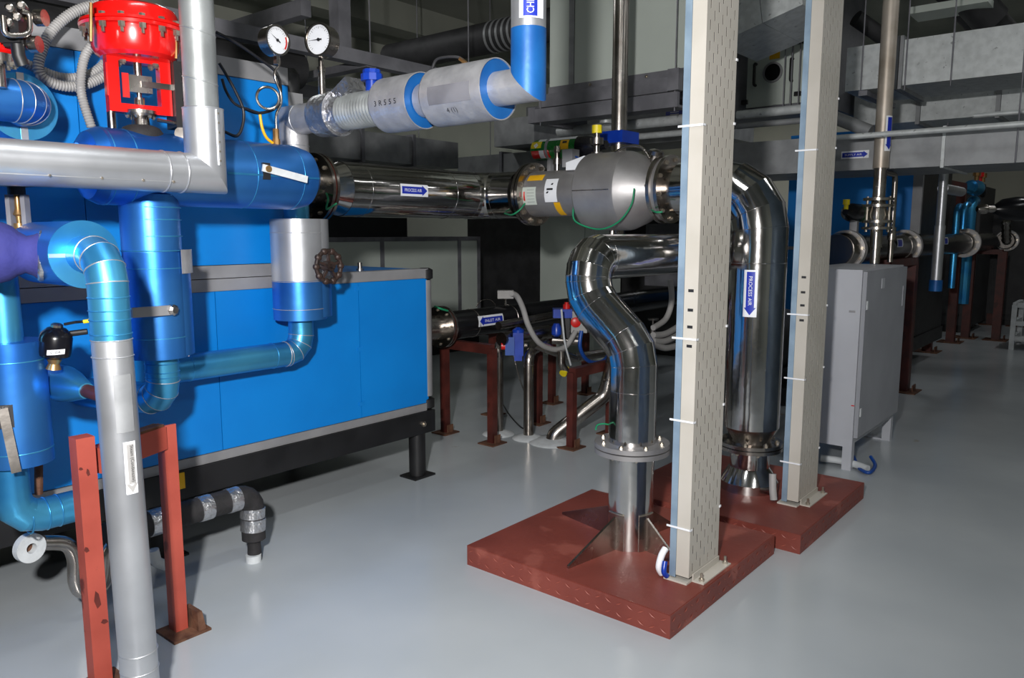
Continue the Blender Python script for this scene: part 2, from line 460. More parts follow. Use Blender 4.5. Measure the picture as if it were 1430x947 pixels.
obj('top_panel', M().box((-0.5, 3.70, 1.345), (3.48, 5.15, 1.362)), 'panel', lu)
for z in (0.44, 1.29):
    obj('corner_cap', M().lathe((3.508, 3.655, z), (0, 0, 1), [(0, 0.03), (0.012, 0.052), (0.066, 0.052), (0.078, 0.03)], 20), 'black', lu)
ft = PY(507, 374, 3.75)
obj('fitting', M().lathe((ft.x, 3.78, 1.362), (0, 0, 1), [(0, 0.022), (0.012, 0.022), (0.012, 0.014), (0.05, 0.014)], 12), 'steel2', lu)
for q in ((500, 403), (503, 488), (505, 564)):
    p = PY(q[0], q[1], FY)
    obj('joint_cover', M().box((p.x - 0.02, FY - 0.004, p.z - 0.012), (p.x + 0.02, FY, p.z + 0.012)), 'panel', lu)
uu = thing('cooling_unit', 'tall blue panelled machine casing stacked on the long low one', 'machine', (1.0, 4.4, 1.366))
obj('casing', M().box((-0.5, 3.645, 1.37), (2.58, 5.1, 2.43)), 'black', uu)
XU = PY(120, 300, FY).x
for x0, x1 in ((-0.5, XU - 0.002), (XU + 0.002, 2.50)):
    obj('panel', M().box((x0, FY, 1.435), (x1, 3.644, 2.36)), 'panel', uu)
obj('bottom_rail', M().box((-0.5, FY - 0.006, 1.369), (2.5, 3.70, 1.432)), 'trim', uu)
obj('top_rail', M().box((-0.5, FY - 0.006, 2.362), (2.5, 3.70, 2.45)), 'trim', uu)
obj('corner_post', M().box((2.502, FY - 0.004, 1.37), (2.59, 3.72, 2.33)), 'trim', uu)
obj('corner_cap', M().lathe((2.545, 3.665, 2.33), (0, 0, 1), [(0, 0.05), (0.1, 0.052), (0.13, 0.03)], 20), 'black', uu)
bf = thing('base_frame', 'black steel beam frame on legs under the long blue machine', 'frame', (1.5, 4.4, 0))
obj('beam', M().box((-0.5, 3.60, 0.295), (3.53, 3.66, 0.438)).box((-0.5, 3.66, 0.295), (3.53, 3.72, 0.31)), 'black', bf)
obj('beam', M().box((-0.5, 5.10, 0.295), (3.53, 5.16, 0.438)), 'black', bf)
obj('beam', M().box((3.44, 3.72, 0.295), (3.50, 5.10, 0.438)), 'black', bf)
for x, y in ((3.42, 3.66), (3.42, 5.10), (1.72, 3.68), (1.72, 5.10)):
    l = obj('leg', M().lathe((x, y, 0.0), (0, 0, 1), [(0.012, 0.055), (0.294, 0.055)], 20), 'black', bf)
    obj('foot', M().box((x - 0.09, y - 0.075, 0), (x + 0.09, y + 0.075, 0.012)), 'black', l)
bp = PY(588, 592, 3.60)
bolt(bf, (3.42, 3.60, 0.36), (0, -1, 0), 0.018)
tg = PY(252, 681, 3.6)
obj('tag', M().box((tg.x - 0.022, 3.594, 0.35), (tg.x + 0.022, 3.6, 0.43)), 'amber', bf, label='small yellow tag')

# ---------------------------------------------------------------- header (big horizontal blue cylinder)
HY = 3.1
hc = PY(400, 248, HY); hr = rad(hc, 88)
hx0 = PY(108, 232, HY).x; hx1 = PY(432, 250, HY).x
hz = hc.z
hd = thing('clad_header', 'large horizontal blue-clad cylinder behind the silver pipe', 'pipe', (1.6, HY, hz - hr))
obj('cladding', M().lathe((hx0, HY, hz), (1, 0, 0), [(0, hr * 0.55), (0.03, hr * 0.86), (0.07, hr), (hx1 - hx0 - 0.10, hr), (hx1 - hx0 - 0.04, hr * 0.9), (hx1 - hx0, hr * 0.6)], 48), 'bclad', hd, 15)
for px in (142, 172, 335, 400):
    band(hd, (PY(px, 240, HY).x, HY, hz), (1, 0, 0), hr, 0.005, 0.002, 'cclad')
lv = PY(372, 244, HY - hr); sv = obj('slot', M().obox((lv.x, HY - hr * 0.985, hz + 0.01), (0.018, 0, 0), (0, 0.006, 0), (0, 0, 0.035)), 'print', hd)
le = PY(428, 251, HY - hr - 0.03)
obj('lever', M().bar((lv.x - 0.03, HY - hr - 0.02, hz + 0.022), (le.x, HY - hr - 0.035, le.z), 0.008, 0.03), 'cement', hd, label='flat steel lever')
obj('lever_pivot', M().cyl((lv.x - 0.005, HY - hr + 0.02, hz + 0.018), (lv.x - 0.005, HY - hr - 0.03, hz + 0.018), 0.014), 'brass', hd)
obj('seam_strip', slab(Wrap((hx1 - 0.25, HY, hz), (0, -1, -0.05), (1, 0, 0), hr), -0.25, 0.2, -0.004, 0.004, 0.001), 'cclad', hd)

# ---------------------------------------------------------------- silver pipe in front
SY = 2.78
sc_ = PY(288, 243, SY); sr = rad(sc_, 54); sv_r = rad(PY(279, 100, SY), 46)
sl = thing('silver_clad_pipe', 'silver aluminium-clad pipe running in from the left and turning straight up', 'pipe', (sc_.x, SY, sc_.z - sr))
p_l = V((-0.4, SY, sc_.z))
obj('cladding', M().tube([p_l, sc_, (sc_.x, SY, sc_.z + 0.235)], sr, 40), 'sclad', sl, 15)
obj('upper_cladding', M().lathe((sc_.x - 0.004, SY, sc_.z + 0.2), (0, 0, 1), [(0, sv_r), (4.58 - sc_.z - 0.2, sv_r)], 40), 'galvp', sl, 15)
for px in (226, 251):
    band(sl, (PY(px, 240, SY).x, SY, sc_.z), (1, 0, 0), sr, 0.008, 0.003)
band(sl, (sc_.x, SY, sc_.z + 0.235), (0, 0, 1), sr, 0.006, 0.002)
for y in (45, 113):
    p = PY(279, y, SY); band(sl, (sc_.x - 0.004, SY, p.z), (0.16, -0.2, 1), sv_r * 1.015, 0.007, 0.003, 'galvp')
obj('seam_strip', M().box((p_l.x, SY - sr * 0.86, sc_.z - sr * 0.56), (sc_.x - 0.14, SY - sr * 0.8, sc_.z - sr * 0.52)), 'sclad', sl)
obj('seam_strip', M().box((sc_.x + 0.012, SY - sr - 0.004, sc_.z + 0.03), (sc_.x + 0.02, SY - sr + 0.004, sc_.z + 0.23)), 'sclad', sl)
for px in (59, 131, 188, 230):
    bolt(sl, (PY(px, 245, SY).x, SY - sr * 0.85, sc_.z - sr * 0.53), (0, -1, -0.6), 0.005)
for k in range(6):
    bolt(sl, (sc_.x + 0.016, SY - sr - 0.003, sc_.z + 0.045 + k * 0.034), (0, -1, 0), 0.004)

# ---------------------------------------------------------------- drop pipe with jacket under the header
dc = PY(209, 300, HY); dr = rad(dc, 78)
dj = PY(218, 430, HY); jr = rad(dj, 80)
DX = dc.x
DX2 = PY(219, 430, HY).x
zt = hz - hr * 0.7
z1 = PY(212, 352, HY).z; z2 = PY(222, 498, HY).z; z3 = PY(216, 560, HY).z
dp = thing('drop_pipe', 'thick blue-clad pipe dropping from the header into a cylindrical valve jacket', 'pipe', (DX, HY, z3))
obj('upper_cladding', M().lathe((DX, HY, z1), (0, 0, 1), [(0, dr), (zt - z1, dr)], 40), 'bclad', dp, 15)
zm = z2 + (z1 - z2) * 0.0
for zz, rr in ((PY(209, 268, HY).z, dr), (PY(209, 290, HY).z, dr), (PY(209, 307, HY).z, dr), (PY(212, 330, HY).z, dr), (PY(212, 350, HY).z, jr)):
    band(dp, (DX + 0.004, HY, zz), (0, 0, 1), rr, 0.006, 0.003, 'cclad')
jk = obj('valve_jacket', M().lathe((DX + 0.006, HY, z2), (0, 0, 1), [(0, jr), (z1 - z2, jr)], 48), 'bclad', dp, 15)
obj('jacket_shell', M().lathe((DX + 0.032, HY + 0.012, z2 + 0.005), (0, 0, 1), [(0, jr), ((z1 - z2) * 0.86, jr)], 48), 'bclad', dp, 15)
for zz in (PY(215, 374, HY).z, PY(215, 470, HY).z):
    band(dp, (DX + 0.006, HY, zz), (0, 0, 1), jr, 0.005, 0.002, 'cclad')
obj('seam_strip', M().box((DX + jr * 0.68, HY - jr * 0.79, z2), (DX + jr * 0.72, HY - jr * 0.72, z1 - 0.02)), 'sclad2', dp)
obj('foil_patch', slab(Wrap((DX + 0.034, HY + 0.012, PY(240, 362, HY).z), (0.62, -0.78, 0), (0.78, 0.62, 0), jr + 0.004, 'v'), -0.05, 0.06, -0.055, 0.04, 0.002, 8, 2), 'sclad2', dp, label='dull foil patch')
hp = PY(184, 437, HY - jr - 0.015); hq = PY(226, 434, HY - jr - 0.015); hk = PY(238, 433, HY - jr - 0.01)
hl = obj('lever', M().bar(hp, hk, 0.014, 0.038), 'trim', dp, label='flat grey steel lever')
obj('lever_bolt', M().lathe(hk + V((0.0, 0.03, 0)), (0.2, -1, 0), [(0, 0.022), (0.045, 0.022), (0.052, 0.014)], 8), 'steel2', dp)
lr = rad(PY(217, 530, HY), 44)
# lower elbow turning back to the left
elb = [(DX + 0.012, HY, z2 + 0.02), (DX + 0.012, HY, z3), (DX - 0.10, FY - 0.006, z3 - 0.02)]
obj('elbow', M().tube(elb, lr, 48, 0.085, 3), 'cclad', dp, 8)
seams(dp, elb, lr, 0.085, 3)
for zz in (PY(217, 508, HY).z, PY(217, 520, HY).z, PY(217, 527, HY).z):
    band(dp, (DX + 0.012, HY, zz), (0, 0, 1), lr, 0.005, 0.003, 'cclad')

# ---------------------------------------------------------------- riser with handwheel valve, horizontal leg and silver run
RY = 3.45
rc = PY(418, 400, RY); rr_ = rad(PY(418, 470, RY), 34); RX = rc.x
zr = PY(418, 160, RY).z
zl = PY(330, 504, RY).z
rv = thing('valve_riser', 'blue-clad pipe turning up through a half silver, half blue valve jacket by the machine', 'pipe', (RX, RY, zl))
xl = PY(240, 512, RY).x
zjb = PY(418, 445, RY).z; zjt = PY(418, 306, RY).z; jr2 = rad(rc, 73)
zsp = PY(418, 391, RY).z
rp0 = [(xl, RY, zl), (RX, RY, zl), (RX, RY, zjb + 0.01)]
obj('pipe_cladding', M().tube(rp0, rr_, 48, 0.13, 3), 'cclad', rv, 8)
seams(rv, rp0, rr_, 0.13, 3)
zsil = PY(418, 230, RY).z
obj('riser_cladding', M().lathe((RX, RY, zjt - 0.02), (0, 0, 1), [(0, rr_), (zsil - zjt + 0.02, rr_)], 36), 'cclad', rv, 15)
obj('lower_jacket', M().lathe((RX, RY, zjb), (0, 0, 1), [(0, jr2), (zsp - zjb, jr2)], 48), 'bclad', rv, 15)
obj('upper_jacket', M().lathe((RX, RY, zsp), (0, 0, 1), [(0, jr2), (zjt - zsp, jr2)], 48), 'sclad', rv, 15)
for zz in (PY(418, 430, RY).z, PY(418, 325, RY).z, PY(418, 392, RY).z):
    band(rv, (RX, RY, zz), (0, 0, 1), jr2, 0.005, 0.002, 'sclad2')
obj('jacket_shell', M().lathe((RX + 0.045, RY + 0.0, zjb + 0.01), (0, 0, 1), [(0, jr2 * 0.93), (zsp - zjb - 0.02, jr2 * 0.93)], 40), 'bclad', rv, 15)
obj('jacket_shell', M().lathe((RX + 0.04, RY + 0.0, zsp + 0.02), (0, 0, 1), [(0, jr2 * 0.92), (zjt - zsp - 0.02, jr2 * 0.92)], 40), 'sclad', rv, 15)
band(rv, (PY(398, 500, RY).x, RY, zl), (1, 0, 0), rr_, 0.006, 0.003, 'sclad2'); band(rv, (PY(380, 500, RY).x, RY, zl), (1, 0, 0), rr_, 0.006, 0.003, 'cclad')
band(rv, (PY(262, 509, RY).x, RY, zl), (1, 0, 0), rr_, 0.006, 0.003, 'cclad')
# handwheel
wc = PD(459, 372, depth(PY(459, 372, RY - jr2 - 0.07)))
wn = V((0.05, -1.0, 0.03)).normalized()
wr = rad(wc, 43)
hw = obj('handwheel', M().torus(wc, wn, wr, 0.0115, 40, 10), 'hwheel', rv, 60, 'rusty dark iron handwheel')
X_, Y_, _ = frame(wn)
for k in range(10):
    a = 2 * PI * k / 10
    obj('rim_knob', M().lathe(wc + (X_ * math.cos(a) + Y_ * math.sin(a)) * wr - wn * 0.014, wn, [(0, 0.008), (0.006, 0.017), (0.022, 0.017), (0.028, 0.008)], 10), 'hwheel', hw)
for k in range(5):
    a = 2 * PI * k / 5 + 0.3
    e = X_ * math.cos(a) + Y_ * math.sin(a)
    obj('spoke', M().bar(wc + e * 0.015, wc + e * wr, 0.012, 0.017, wn), 'hwheel', hw)
obj('hub', M().lathe(wc - wn * 0.14, wn, [(0, 0.016), (0.115, 0.016), (0.115, 0.028), (0.16, 0.026), (0.16, 0.012), (0.18, 0.012)], 16), 'hwheel', hw)

# silver run coming towards the camera, up to the chilled water pipe
zt2 = PX(595, 140, RX).z
yE = PX(728, 116, RX).y
def ry(px, py=135): return PX(px, py, RX).y
srr = rad(PX(470, 150, RX), 44)
ck = thing('chilled_water_run', 'silver-clad pipe run with two fat jackets, meeting a rising blue and silver pipe', 'pipe', (RX, 2.6, zt2 - 0.12))
obj('elbow', M().tube([(RX, RY, zsil - 0.01), (RX, RY, zt2), (RX, ry(446), zt2)], srr * 0.98, 40), 'sclad2', ck, 15)
band(ck, (RX, RY, PY(418, 205, RY).z), (0, 0, 1), srr, 0.006, 0.002, 'sclad'); band(ck, (RX, ry(420), zt2), (0, 1, 0), srr, 0.006, 0.002, 'sclad')
obj('reducer', M().lathe((RX, ry(447), zt2), (0, -1, 0), [(0, srr), (0.005, srr * 1.32), (ry(447) - ry(474), srr * 1.42)], 40), 'foil', ck, 20, 'embossed foil cuff')
n = 34
obj('foil_hose', M().tube([(RX, ry(470) + (ry(540) - ry(470)) * i / n, zt2) for i in range(n + 1)], srr * 1.06, 36, wave=0.035), 'galvp', ck, 12, 'ribbed foil hose')
obj('foil_wrap', M().lathe((RX, ry(468), zt2), (0, -1, 0), [(0, srr * 1.38), (0.02, srr * 1.3), (0.06, srr * 1.1), (0.085, srr * 1.09)], 28), 'foil', ck, 20, 'crumpled foil wrap')
j1 = rad(PX(570, 138, RX), 76); j2 = rad(PX(660, 130, RX), 82)
def jacket(ya, yb, r, tp):
    L = ya - yb
    j = obj('jacket', M().ring((RX, ya, zt2), (0, -1, 0), r - 0.004, r, L, 48).ring((RX, ya, zt2), (0, -1, 0), 0.05, r, 0.004, 48), 'sclad2', ck, 20)
    obj('jacket_end', M().ring((RX, yb + 0.012, zt2), (0, -1, 0), 0.045, r - 0.004, 0.006, 48), 'bfilm', ck, 20, 'blue film-covered end disc')
    return j
ja = jacket(ry(542), ry(592), j1, 1)
jb = jacket(ry(613), ry(697), j2, 1)
obj('link_pipe', M().tube([(RX, ry(590) + (ry(620) - ry(590)) * i / 8, zt2) for i in range(9)], j1 * 0.55, 28, wave=0.03), 'foil', ck, 50)
obj('joint_panel', M().lathe((RX, ry(592), zt2), (0, -1, 0), [(0, j1 * 0.60), (0.06, j1 * 0.66)], 24), 'sclad2', ck)
# darker patch on second jacket
cp_ = to_cam((RX, ry(650), zt2))
Wj = Wrap((RX, (ry(613) + ry(697)) / 2, zt2), (-0.98, 0, -0.0), (0, -1, 0), j2, 'u')
obj('patch', slab(Wj, -0.115, 0.115, -0.05, 0.022, 0.001), 'ahud', ck, label='dull grey repair patch')
lettering(Wj, '4 (1)', ck, 0.0, -0.082, 0.028, 'print')
Wj1 = Wrap((RX, (ry(542) + ry(592)) / 2, zt2), (-0.98, 0, -0.0), (0, -1, 0), j1, 'u')
lettering(Wj1, '3 R 5 5 5', ck, 0.0, -0.01, 0.022, 'cable', 0.14)
# end piece and the rising pipe, cut on a mitre
er = rad(PX(715, 120, RX), 52); ur = rad(PX(738, 60, RX), 50)
yu = PX(738, 100, RX).y
obj('end_sleeve', M().tube([(RX, ry(697) + 0.02, zt2), (RX, yu, zt2), (RX, yu, zt2 + 0.001)], ur * 0.98, 40, caps=False), 'sclad2', ck, 15)
m = M(); n = 40; zu = PX(738, 41, RX).z
for i in range(n):
    a = 2 * PI * i / n; ox = math.cos(a) * ur; oy = math.sin(a) * ur
    m.v += [V((RX + ox, yu + oy, zt2 + oy)), V((RX + ox, yu + oy, zu))]
for i in range(n):
    j = (i + 1) % n; m.f.append((2 * i, 2 * j, 2 * j + 1, 2 * i + 1))
obj('blue_sleeve', m, 'bfilm', ck, 15, 'blue film-covered sleeve')
obj('upper_cladding', M().lathe((RX, yu, zu), (0, 0, 1), [(0, ur * 0.985), (4.58 - zu, ur * 0.985)], 40), 'sclad', ck, 15)
m = M()
for i in range(n):
    a = 2 * PI * i / n; b = 2 * PI * (i + 1) / n
    for q, s_ in ((a, 1.0), (b, 1.0)):
        pass
zc = PX(738, 12, RX).z
nrm = to_cam((RX, yu, zc)); nrm.z = 0; nrm.normalize()
nrm = Matrix.Rotation(0.12, 3, 'Z') @ nrm
Wc = Wrap((RX, yu, zc + 0.09), nrm, V((0, 0, 1)), ur, 'v')
Wc = Wrap.__new__(Wrap); Wc.c = V((RX, yu, zc + 0.11)); Wc.n = nrm; Wc.read = V((0, 0, 1)); Wc.up = nrm.cross(V((0, 0, 1))); Wc.r = ur; Wc.along = 'u'
Wc.c = V((RX, yu, PX(738, 31, RX).z))
st = obj('sticker', slab(Wc, 0.0, 0.4, -0.052, 0.044, 0.001, 1, 10), 'white', ck, label='white sticker with a blue stripe')
obj('stripe', slab(Wc, 0.006, 0.4, -0.024, 0.028, 0.0025, 1, 6), 'blue', st)
lettering(Wc, 'CHILLED WATER', st, 0.125, 0.002, 0.026, 'white', 0.22, 0.0055)

# blue knob, tag box on top of the run
kb = thing('drain_valve', 'small bright blue plastic valve knob standing on the ribbed foil hose', 'valve', (RX, ry(520), zt2 + srr * 1.06))
zb = zt2 + srr * 1.06
obj('stem', M().lathe((RX, ry(520), zb - 0.005), (0, 0, 1), [(0, 0.03), (0.045, 0.03)], 16), 'dkblue', kb)
obj('knob', M().lathe((RX, ry(520), zb + 0.04), (0, 0, 1), [(0, 0.05), (0.03, 0.05), (0.034, 0.042), (0.05, 0.04)], 10), 'dkblue', kb, 20)
tb = obj('tag_box', M().obox((RX + 0.0, ry(487), zb + 0.015), V((0, -0.055, 0.028)), V((0.05, 0, 0)), V((0, 0.014, 0.028))), 'foil')
tag(tb, 'small foil-wrapped box perched on the cuff of the silver run', 'box')
cab = catmull([PX(604, 95, RX), PX(612, 82, RX), PX(640, 80, RX), PX(652, 92, RX)], 6)
t_ = thing('sensor_tail', 'short dark cable arch with an orange tip above the second fat jacket', 'cable', PX(605, 95, RX))
obj('cable', M().tube(cab, 0.006, 8), 'darkpipe', t_, 60); obj('tip', M().bar(PX(643, 82, RX), PX(655, 92, RX), 0.018, 0.012), 'brass', t_)

# ---------------------------------------------------------------- gauges
def gauge(px, py, P0, nrm, rpx, red, label, stem):
    d = depth(P0); c = PD(px, py, d); r = rpx * d / FPX
    nrm = V(nrm).normalized()
    g = thing('pressure_gauge', label, 'gauge', (c.x, c.y, c.z - r), 'gauges on stems')
    obj('case', M().lathe(c - nrm * r * 0.95, nrm, [(0, r * 0.86), (r * 0.06, r * 0.95), (r * 0.8, r * 0.95), (r * 0.8, r), (r * 1.0, r), (r * 1.0, r * 0.88)], 36, True, False), 'steel2', g, 25)
    obj('dial', M().lathe(c - nrm * r * 0.1, nrm, [(0, r * 0.88), (0.002, r * 0.88)], 36), 'white', g)
    rd = nrm.cross(V((0, 0, 1))) * -1; rd.normalize()
    Wg = Wrap(c, nrm, V((0, 0, 1)).cross(nrm))
    m = M()
    for k in range(25):
        a = math.radians(225 - k * 270 / 24); l = 0.14 if k % 4 == 0 else 0.07
        e = V((math.cos(a), math.sin(a)))
        t = V((-e.y, e.x)) * r * 0.012
        q = [e * r * 0.78 + t, e * r * 0.78 - t, e * r * (0.78 - l) - t, e * r * (0.78 - l) + t]
        m.add([Wg(p.x, p.y, -r * 0.1 + 0.0028) for p in q], [(0, 1, 2, 3)])
    sc = obj('scale', m, 'print', g); sc['kind'] = 'stuff'
    if red:
        m = M()
        for k in range(8):
            a0 = math.radians(25 - k * 8); a1 = math.radians(25 - (k + 1) * 8)
            q = [V((math.cos(a), math.sin(a))) * r * z for a, z in ((a0, 0.82), (a1, 0.82), (a1, 0.70), (a0, 0.70))]
            m.add([Wg(p.x, p.y, -r * 0.1 + 0.003) for p in q], [(0, 1, 2, 3)])
        obj('red_zone', m, 'red', g)
    a = math.radians(148 if red else 180)
    e = V((math.cos(a), math.sin(a))); t = V((-e.y, e.x))
    q = [e * r * 0.72, t * r * 0.05 - e * r * 0.25, -t * r * 0.05 - e * r * 0.25]
    obj('needle', M().add([Wg(p.x, p.y, -r * 0.1 + 0.006) for p in q], [(0, 1, 2)]).lathe(Wg(0, 0, -r * 0.1 + 0.003), nrm, [(0, r * 0.1), (0.004, r * 0.1)], 12), 'print', g)
    obj('glass', M().lathe(c + nrm * r * 0.02, nrm, [(0, r * 0.88), (0.003, r * 0.88)], 36), 'glass', g)
    for seg in stem:
        obj(seg[0], seg[1], seg[2], g, 40)
    return g
G1 = PY(387, 57, HY)
gb = PY(387, 200, HY)
s1 = [PY(388, 76, HY), PY(390, 90, HY), PY(384, 100, HY), PY(385, 112, HY), PY(392, 130, HY), PY(392, 145, HY), PY(386, 160, HY), PY(386, 182, HY)]
gauge(388, 56, G1, V((0.08, -1.0, 0)), 20, True, 'round pressure gauge with a red arc on its dial, standing on the blue header',
      [('stem', M().tube(catmull(s1, 6), 0.006, 10), 'steel2'),
       ('siphon_coil', M().torus(PY(374, 137, HY), (-0.4, -0.9, 0.0), rad(G1, 30), 0.006, 28, 8), 'steel2'),
       ('nut', M().lathe(PY(386, 90, HY), (0, 0, 1), [(0, 0.014), (0.045, 0.014), (0.045, 0.010), (0.065, 0.010)], 6), 'steel2'),
       ('cock', M().lathe(PY(386, 204, HY), (0, 0, 1), [(0, 0.018), (0.03, 0.018), (0.03, 0.014), (0.075, 0.014)], 8), 'brass')])
gs = ry(450); G2 = V((RX, gs, 2.5))
zq = PX(450, 130, RX).z
gauge(444, 55, V((RX, gs, zt2 + 0.4)), V((-0.95, -0.25, 0)), 22, False, 'round thermometer gauge with a plain white dial, standing on the silver run',
      [('stem', M().lathe((RX, gs, zq - 0.03), (0, 0, 1), [(0, 0.017), (0.13, 0.017), (0.13, 0.021), (0.15, 0.021), (0.15, 0.014), (0.21, 0.014), (0.21, 0.019), (0.24, 0.019)], 14), 'steel2')])
yh = catmull([PY(363, 160, HY), PY(366, 178, HY), PY(372, 192, HY), PY(381, 200, HY)], 6)
o = obj('drain_tube', M().tube(yh, 0.0065, 10), 'amber', None, 60); tag(o, 'short yellow tube bending down to the brass cock of the red-arc gauge', 'tube')

# black cables
def cable(name, pts, r, m_, label, cat='cable', group=None, n=8):
    o = obj(name, M().tube(catmull(pts, n), r, 8), m_, None, 70); return tag(o, label, cat, group)
cable('cable', [PY(302, 45, HY + .1), PY(330, 60, HY + .1), PY(362, 82, HY + .1), PY(386, 102, HY + .1), PY(392, 128, HY + .05), PY(385, 150, HY + .05), PY(362, 158, HY + .05), PY(342, 152, HY + .05)], 0.007, 'cable', 'black cable looping from the silver riser to the gauge siphon')
cable('cable', [PY(306, 88, HY), PY(318, 108, HY), PY(330, 130, HY), PY(340, 155, HY), PY(338, 178, HY), PY(330, 190, HY), PY(314, 184, HY)], 0.0065, 'cable', 'black cable hanging close beside the silver riser in front of the blue panel')
cable('cable', [PY(310, 110, HY), PY(316, 128, HY), PY(328, 145, HY), PY(347, 153, HY), PY(362, 158, HY)], 0.006, 'cable', 'black cable crossing from the silver riser to the gauge loop')

# ---------------------------------------------------------------- control valve with red diaphragm actuator
def control_valve():
    A = PY(198, 190, HY); ax, ay = A.x, HY
    d0 = depth(PY(195, 60, HY)); k = d0 / FPX
    def Z(y): return PY(200, y, HY).z
    cv = thing('control_valve', 'control valve with a red round diaphragm actuator and open red yoke, on the blue header', 'valve', (ax, ay, hz + hr - 0.02))
    lo = Z(86); rim = Z(44)
    obj('lower_cover', M().lathe((ax, ay, lo), (0, 0, 1), [(0, 46 * k), (0.012, 52 * k), (0.035, 56 * k), (rim - lo - 0.012, 57 * k)], 56), 'redp', cv, 25)
    obj('upper_cover', M().lathe((ax, ay, rim + 0.01), (0, 0, 1), [(0, 57 * k), (0.042, 56 * k), (0.058, 53 * k), (0.067, 47 * k), (0.072, 36 * k), (0.074, 10 * k)], 56), 'redp', cv, 25)
    rm = obj('rim', M().lathe((ax, ay, rim - 0.012), (0, 0, 1), [(0, 60 * k), (0, 69 * k), (0.010, 70 * k), (0.012, 69 * k), (0.013, 68 * k), (0.014, 70 * k), (0.024, 69 * k), (0.024, 58 * k)], 56), 'redp', cv, 25)
    for i in range(16):
        a = 2 * PI * i / 16 + 0.1
        q = V((ax + math.cos(a) * 64 * k, ay + math.sin(a) * 64 * k, rim))
        inst('bolt', 'rimbolt', lambda: M().lathe((0, 0, -0.048), (0, 0, 1), [(0, 0.006), (0.018, 0.006), (0.018, 0.013), (0.036, 0.013), (0.036, 0.007), (0.060, 0.007), (0.060, 0.012), (0.070, 0.012)], 6), 'bolt', cv, q)
    # yoke
    e = V((0.985, -0.17, 0)).normalized(); f = V((-e.y, e.x, 0)); C = V((ax, ay, 0))
    z0 = Z(160); z1 = Z(74); hwid = 34 * k
    y = M()
    for s_ in (-1, 1):
        y.obox(C + e * s_ * hwid + V((0, 0, (z0 + z1) / 2)), e * 0.02, f * 0.026, V((0, 0, (z1 - z0) / 2)))
    y.obox(C + V((0, 0, z0 + 0.016)), e * (hwid - 0.0198), f * 0.026, V((0, 0, 0.016)))
    y.obox(C + V((0, 0, z1 - 0.022)), e * (hwid - 0.0198), f * 0.026, V((0, 0, 0.022)))
    obj('yoke', y, 'redp', cv)
    obj('nameplate', M().obox(C - e * (hwid + 0.019) - f * 0.0 + V((0, 0, (z0 + z1) / 2)), e * 0.004, f * 0.018, V((0, 0, 0.06))), 'redp', cv)
    zz = Z(120)
    obj('stem', M().lathe((ax, ay, z0 + 0.03), (0, 0, 1), [(0, 0.019), (0.03, 0.019), (0.03, 0.009), (zz - z0 - 0.03, 0.009), (zz - z0, 0.015), (z1 - z0 - 0.07, 0.015)], 14), 'steel2', cv)
    obj('stem_clamp', M().obox(C + V((0, 0, zz)), e * 0.042, f * 0.03, V((0, 0, 0.032))), 'steel2', cv)
    obj('feedback_arm', M().bar(C + V((0, 0, zz)) - f * 0.035, C + e * (hwid + 0.10) - f * 0.03 + V((0, 0, zz)), 0.006, 0.022), 'steel2', cv)
    obj('packing_nut', M().lathe((ax, ay, z0 + 0.028), (0, 0, 1), [(0, 0.02), (0.025, 0.02)], 6), 'brass', cv)
    for s1_ in (-1, 1):
        for s2_ in (-1, 1):
            bolt(cv, C + e * s1_ * hwid * 0.62 + f * s2_ * 0.03 + V((0, 0, z1 - 0.044)), (0, 0, -1), 0.012)
    obj('scale_plate', M().obox(C - e * hwid * 0.58 - f * 0.03 + V((0, 0, zz - 0.01)), e * 0.012, f * 0.002, V((0, 0, 0.045))), 'red', cv)
    obj('bonnet_flange', M().lathe((ax, ay, Z(163)), (0, 0, 1), [(0, 0.055), (0.02, 0.06), (z0 - Z(163), 0.06)], 24), 'steel2', cv)
    bolts(cv, (ax, ay, Z(163)), (0, 0, -1), 0.047, 6, 0.008)
    zb = Z(184)
    obj('bonnet_neck', M().lathe((ax, ay, zb - 0.02), (0, 0, 1), [(0, 0.042), (0.02, 0.036), (Z(163) - zb + 0.02, 0.03)], 20), 'steel2', cv)
    obj('bonnet', M().lathe((ax, ay, hz + hr * 0.72), (0, 0, 1), [(0, 30 * k), (hr * 0.22, 29 * k), (hr * 0.36, 24 * k), (hr * 0.42, 17 * k), (hr * 0.44, 8 * k)], 32), 'blackr', cv, 60, 'black lagged bonnet')
    # positioner
    P = C + e * (hwid + 0.082) + V((0, 0, Z(130)))
    ps = obj('positioner', M().obox(P, e * 0.06, f * 0.06, V((0, 0, 0.125))), 'black', cv)
    for dz in (0.085, 0.055, -0.02, -0.055, -0.09):
        for dx in (-0.022, 0.02):
            obj('screw_knob', M().lathe(P + e * dx - f * 0.06 + V((0, 0, dz)), -f, [(0, 0.013), (0.014, 0.013), (0.018, 0.008)], 10), 'steel2' if dx > 0 else 'black', ps)
    obj('side_gauge', M().lathe(P + V((0, 0, -0.15)) - f * 0.02 - e * 0.02, -f - e * 0.6, [(0, 0.03), (0.035, 0.03), (0.035, 0.026)], 20), 'steel2', ps)
    obj('air_tube', M().tube([C + e * 0.05 - f * 0.04 + V((0, 0, Z(168))), C + e * (hwid + 0.05) - f * 0.04 + V((0, 0, Z(171))), C + e * (hwid + 0.09) - f * 0.04 + V((0, 0, Z(165)))], 0.007, 10), 'steel2', cv)
    for px, y0, y1 in ((127, 4, 58), (246, 58, 82)):
        q = PY(px, y0, HY - 0.12); q2 = PY(px, y1, HY - 0.12)
        obj('lifting_rod', M().cyl(q2, q, 0.006, n=8), 'brass', cv)
control_valve()
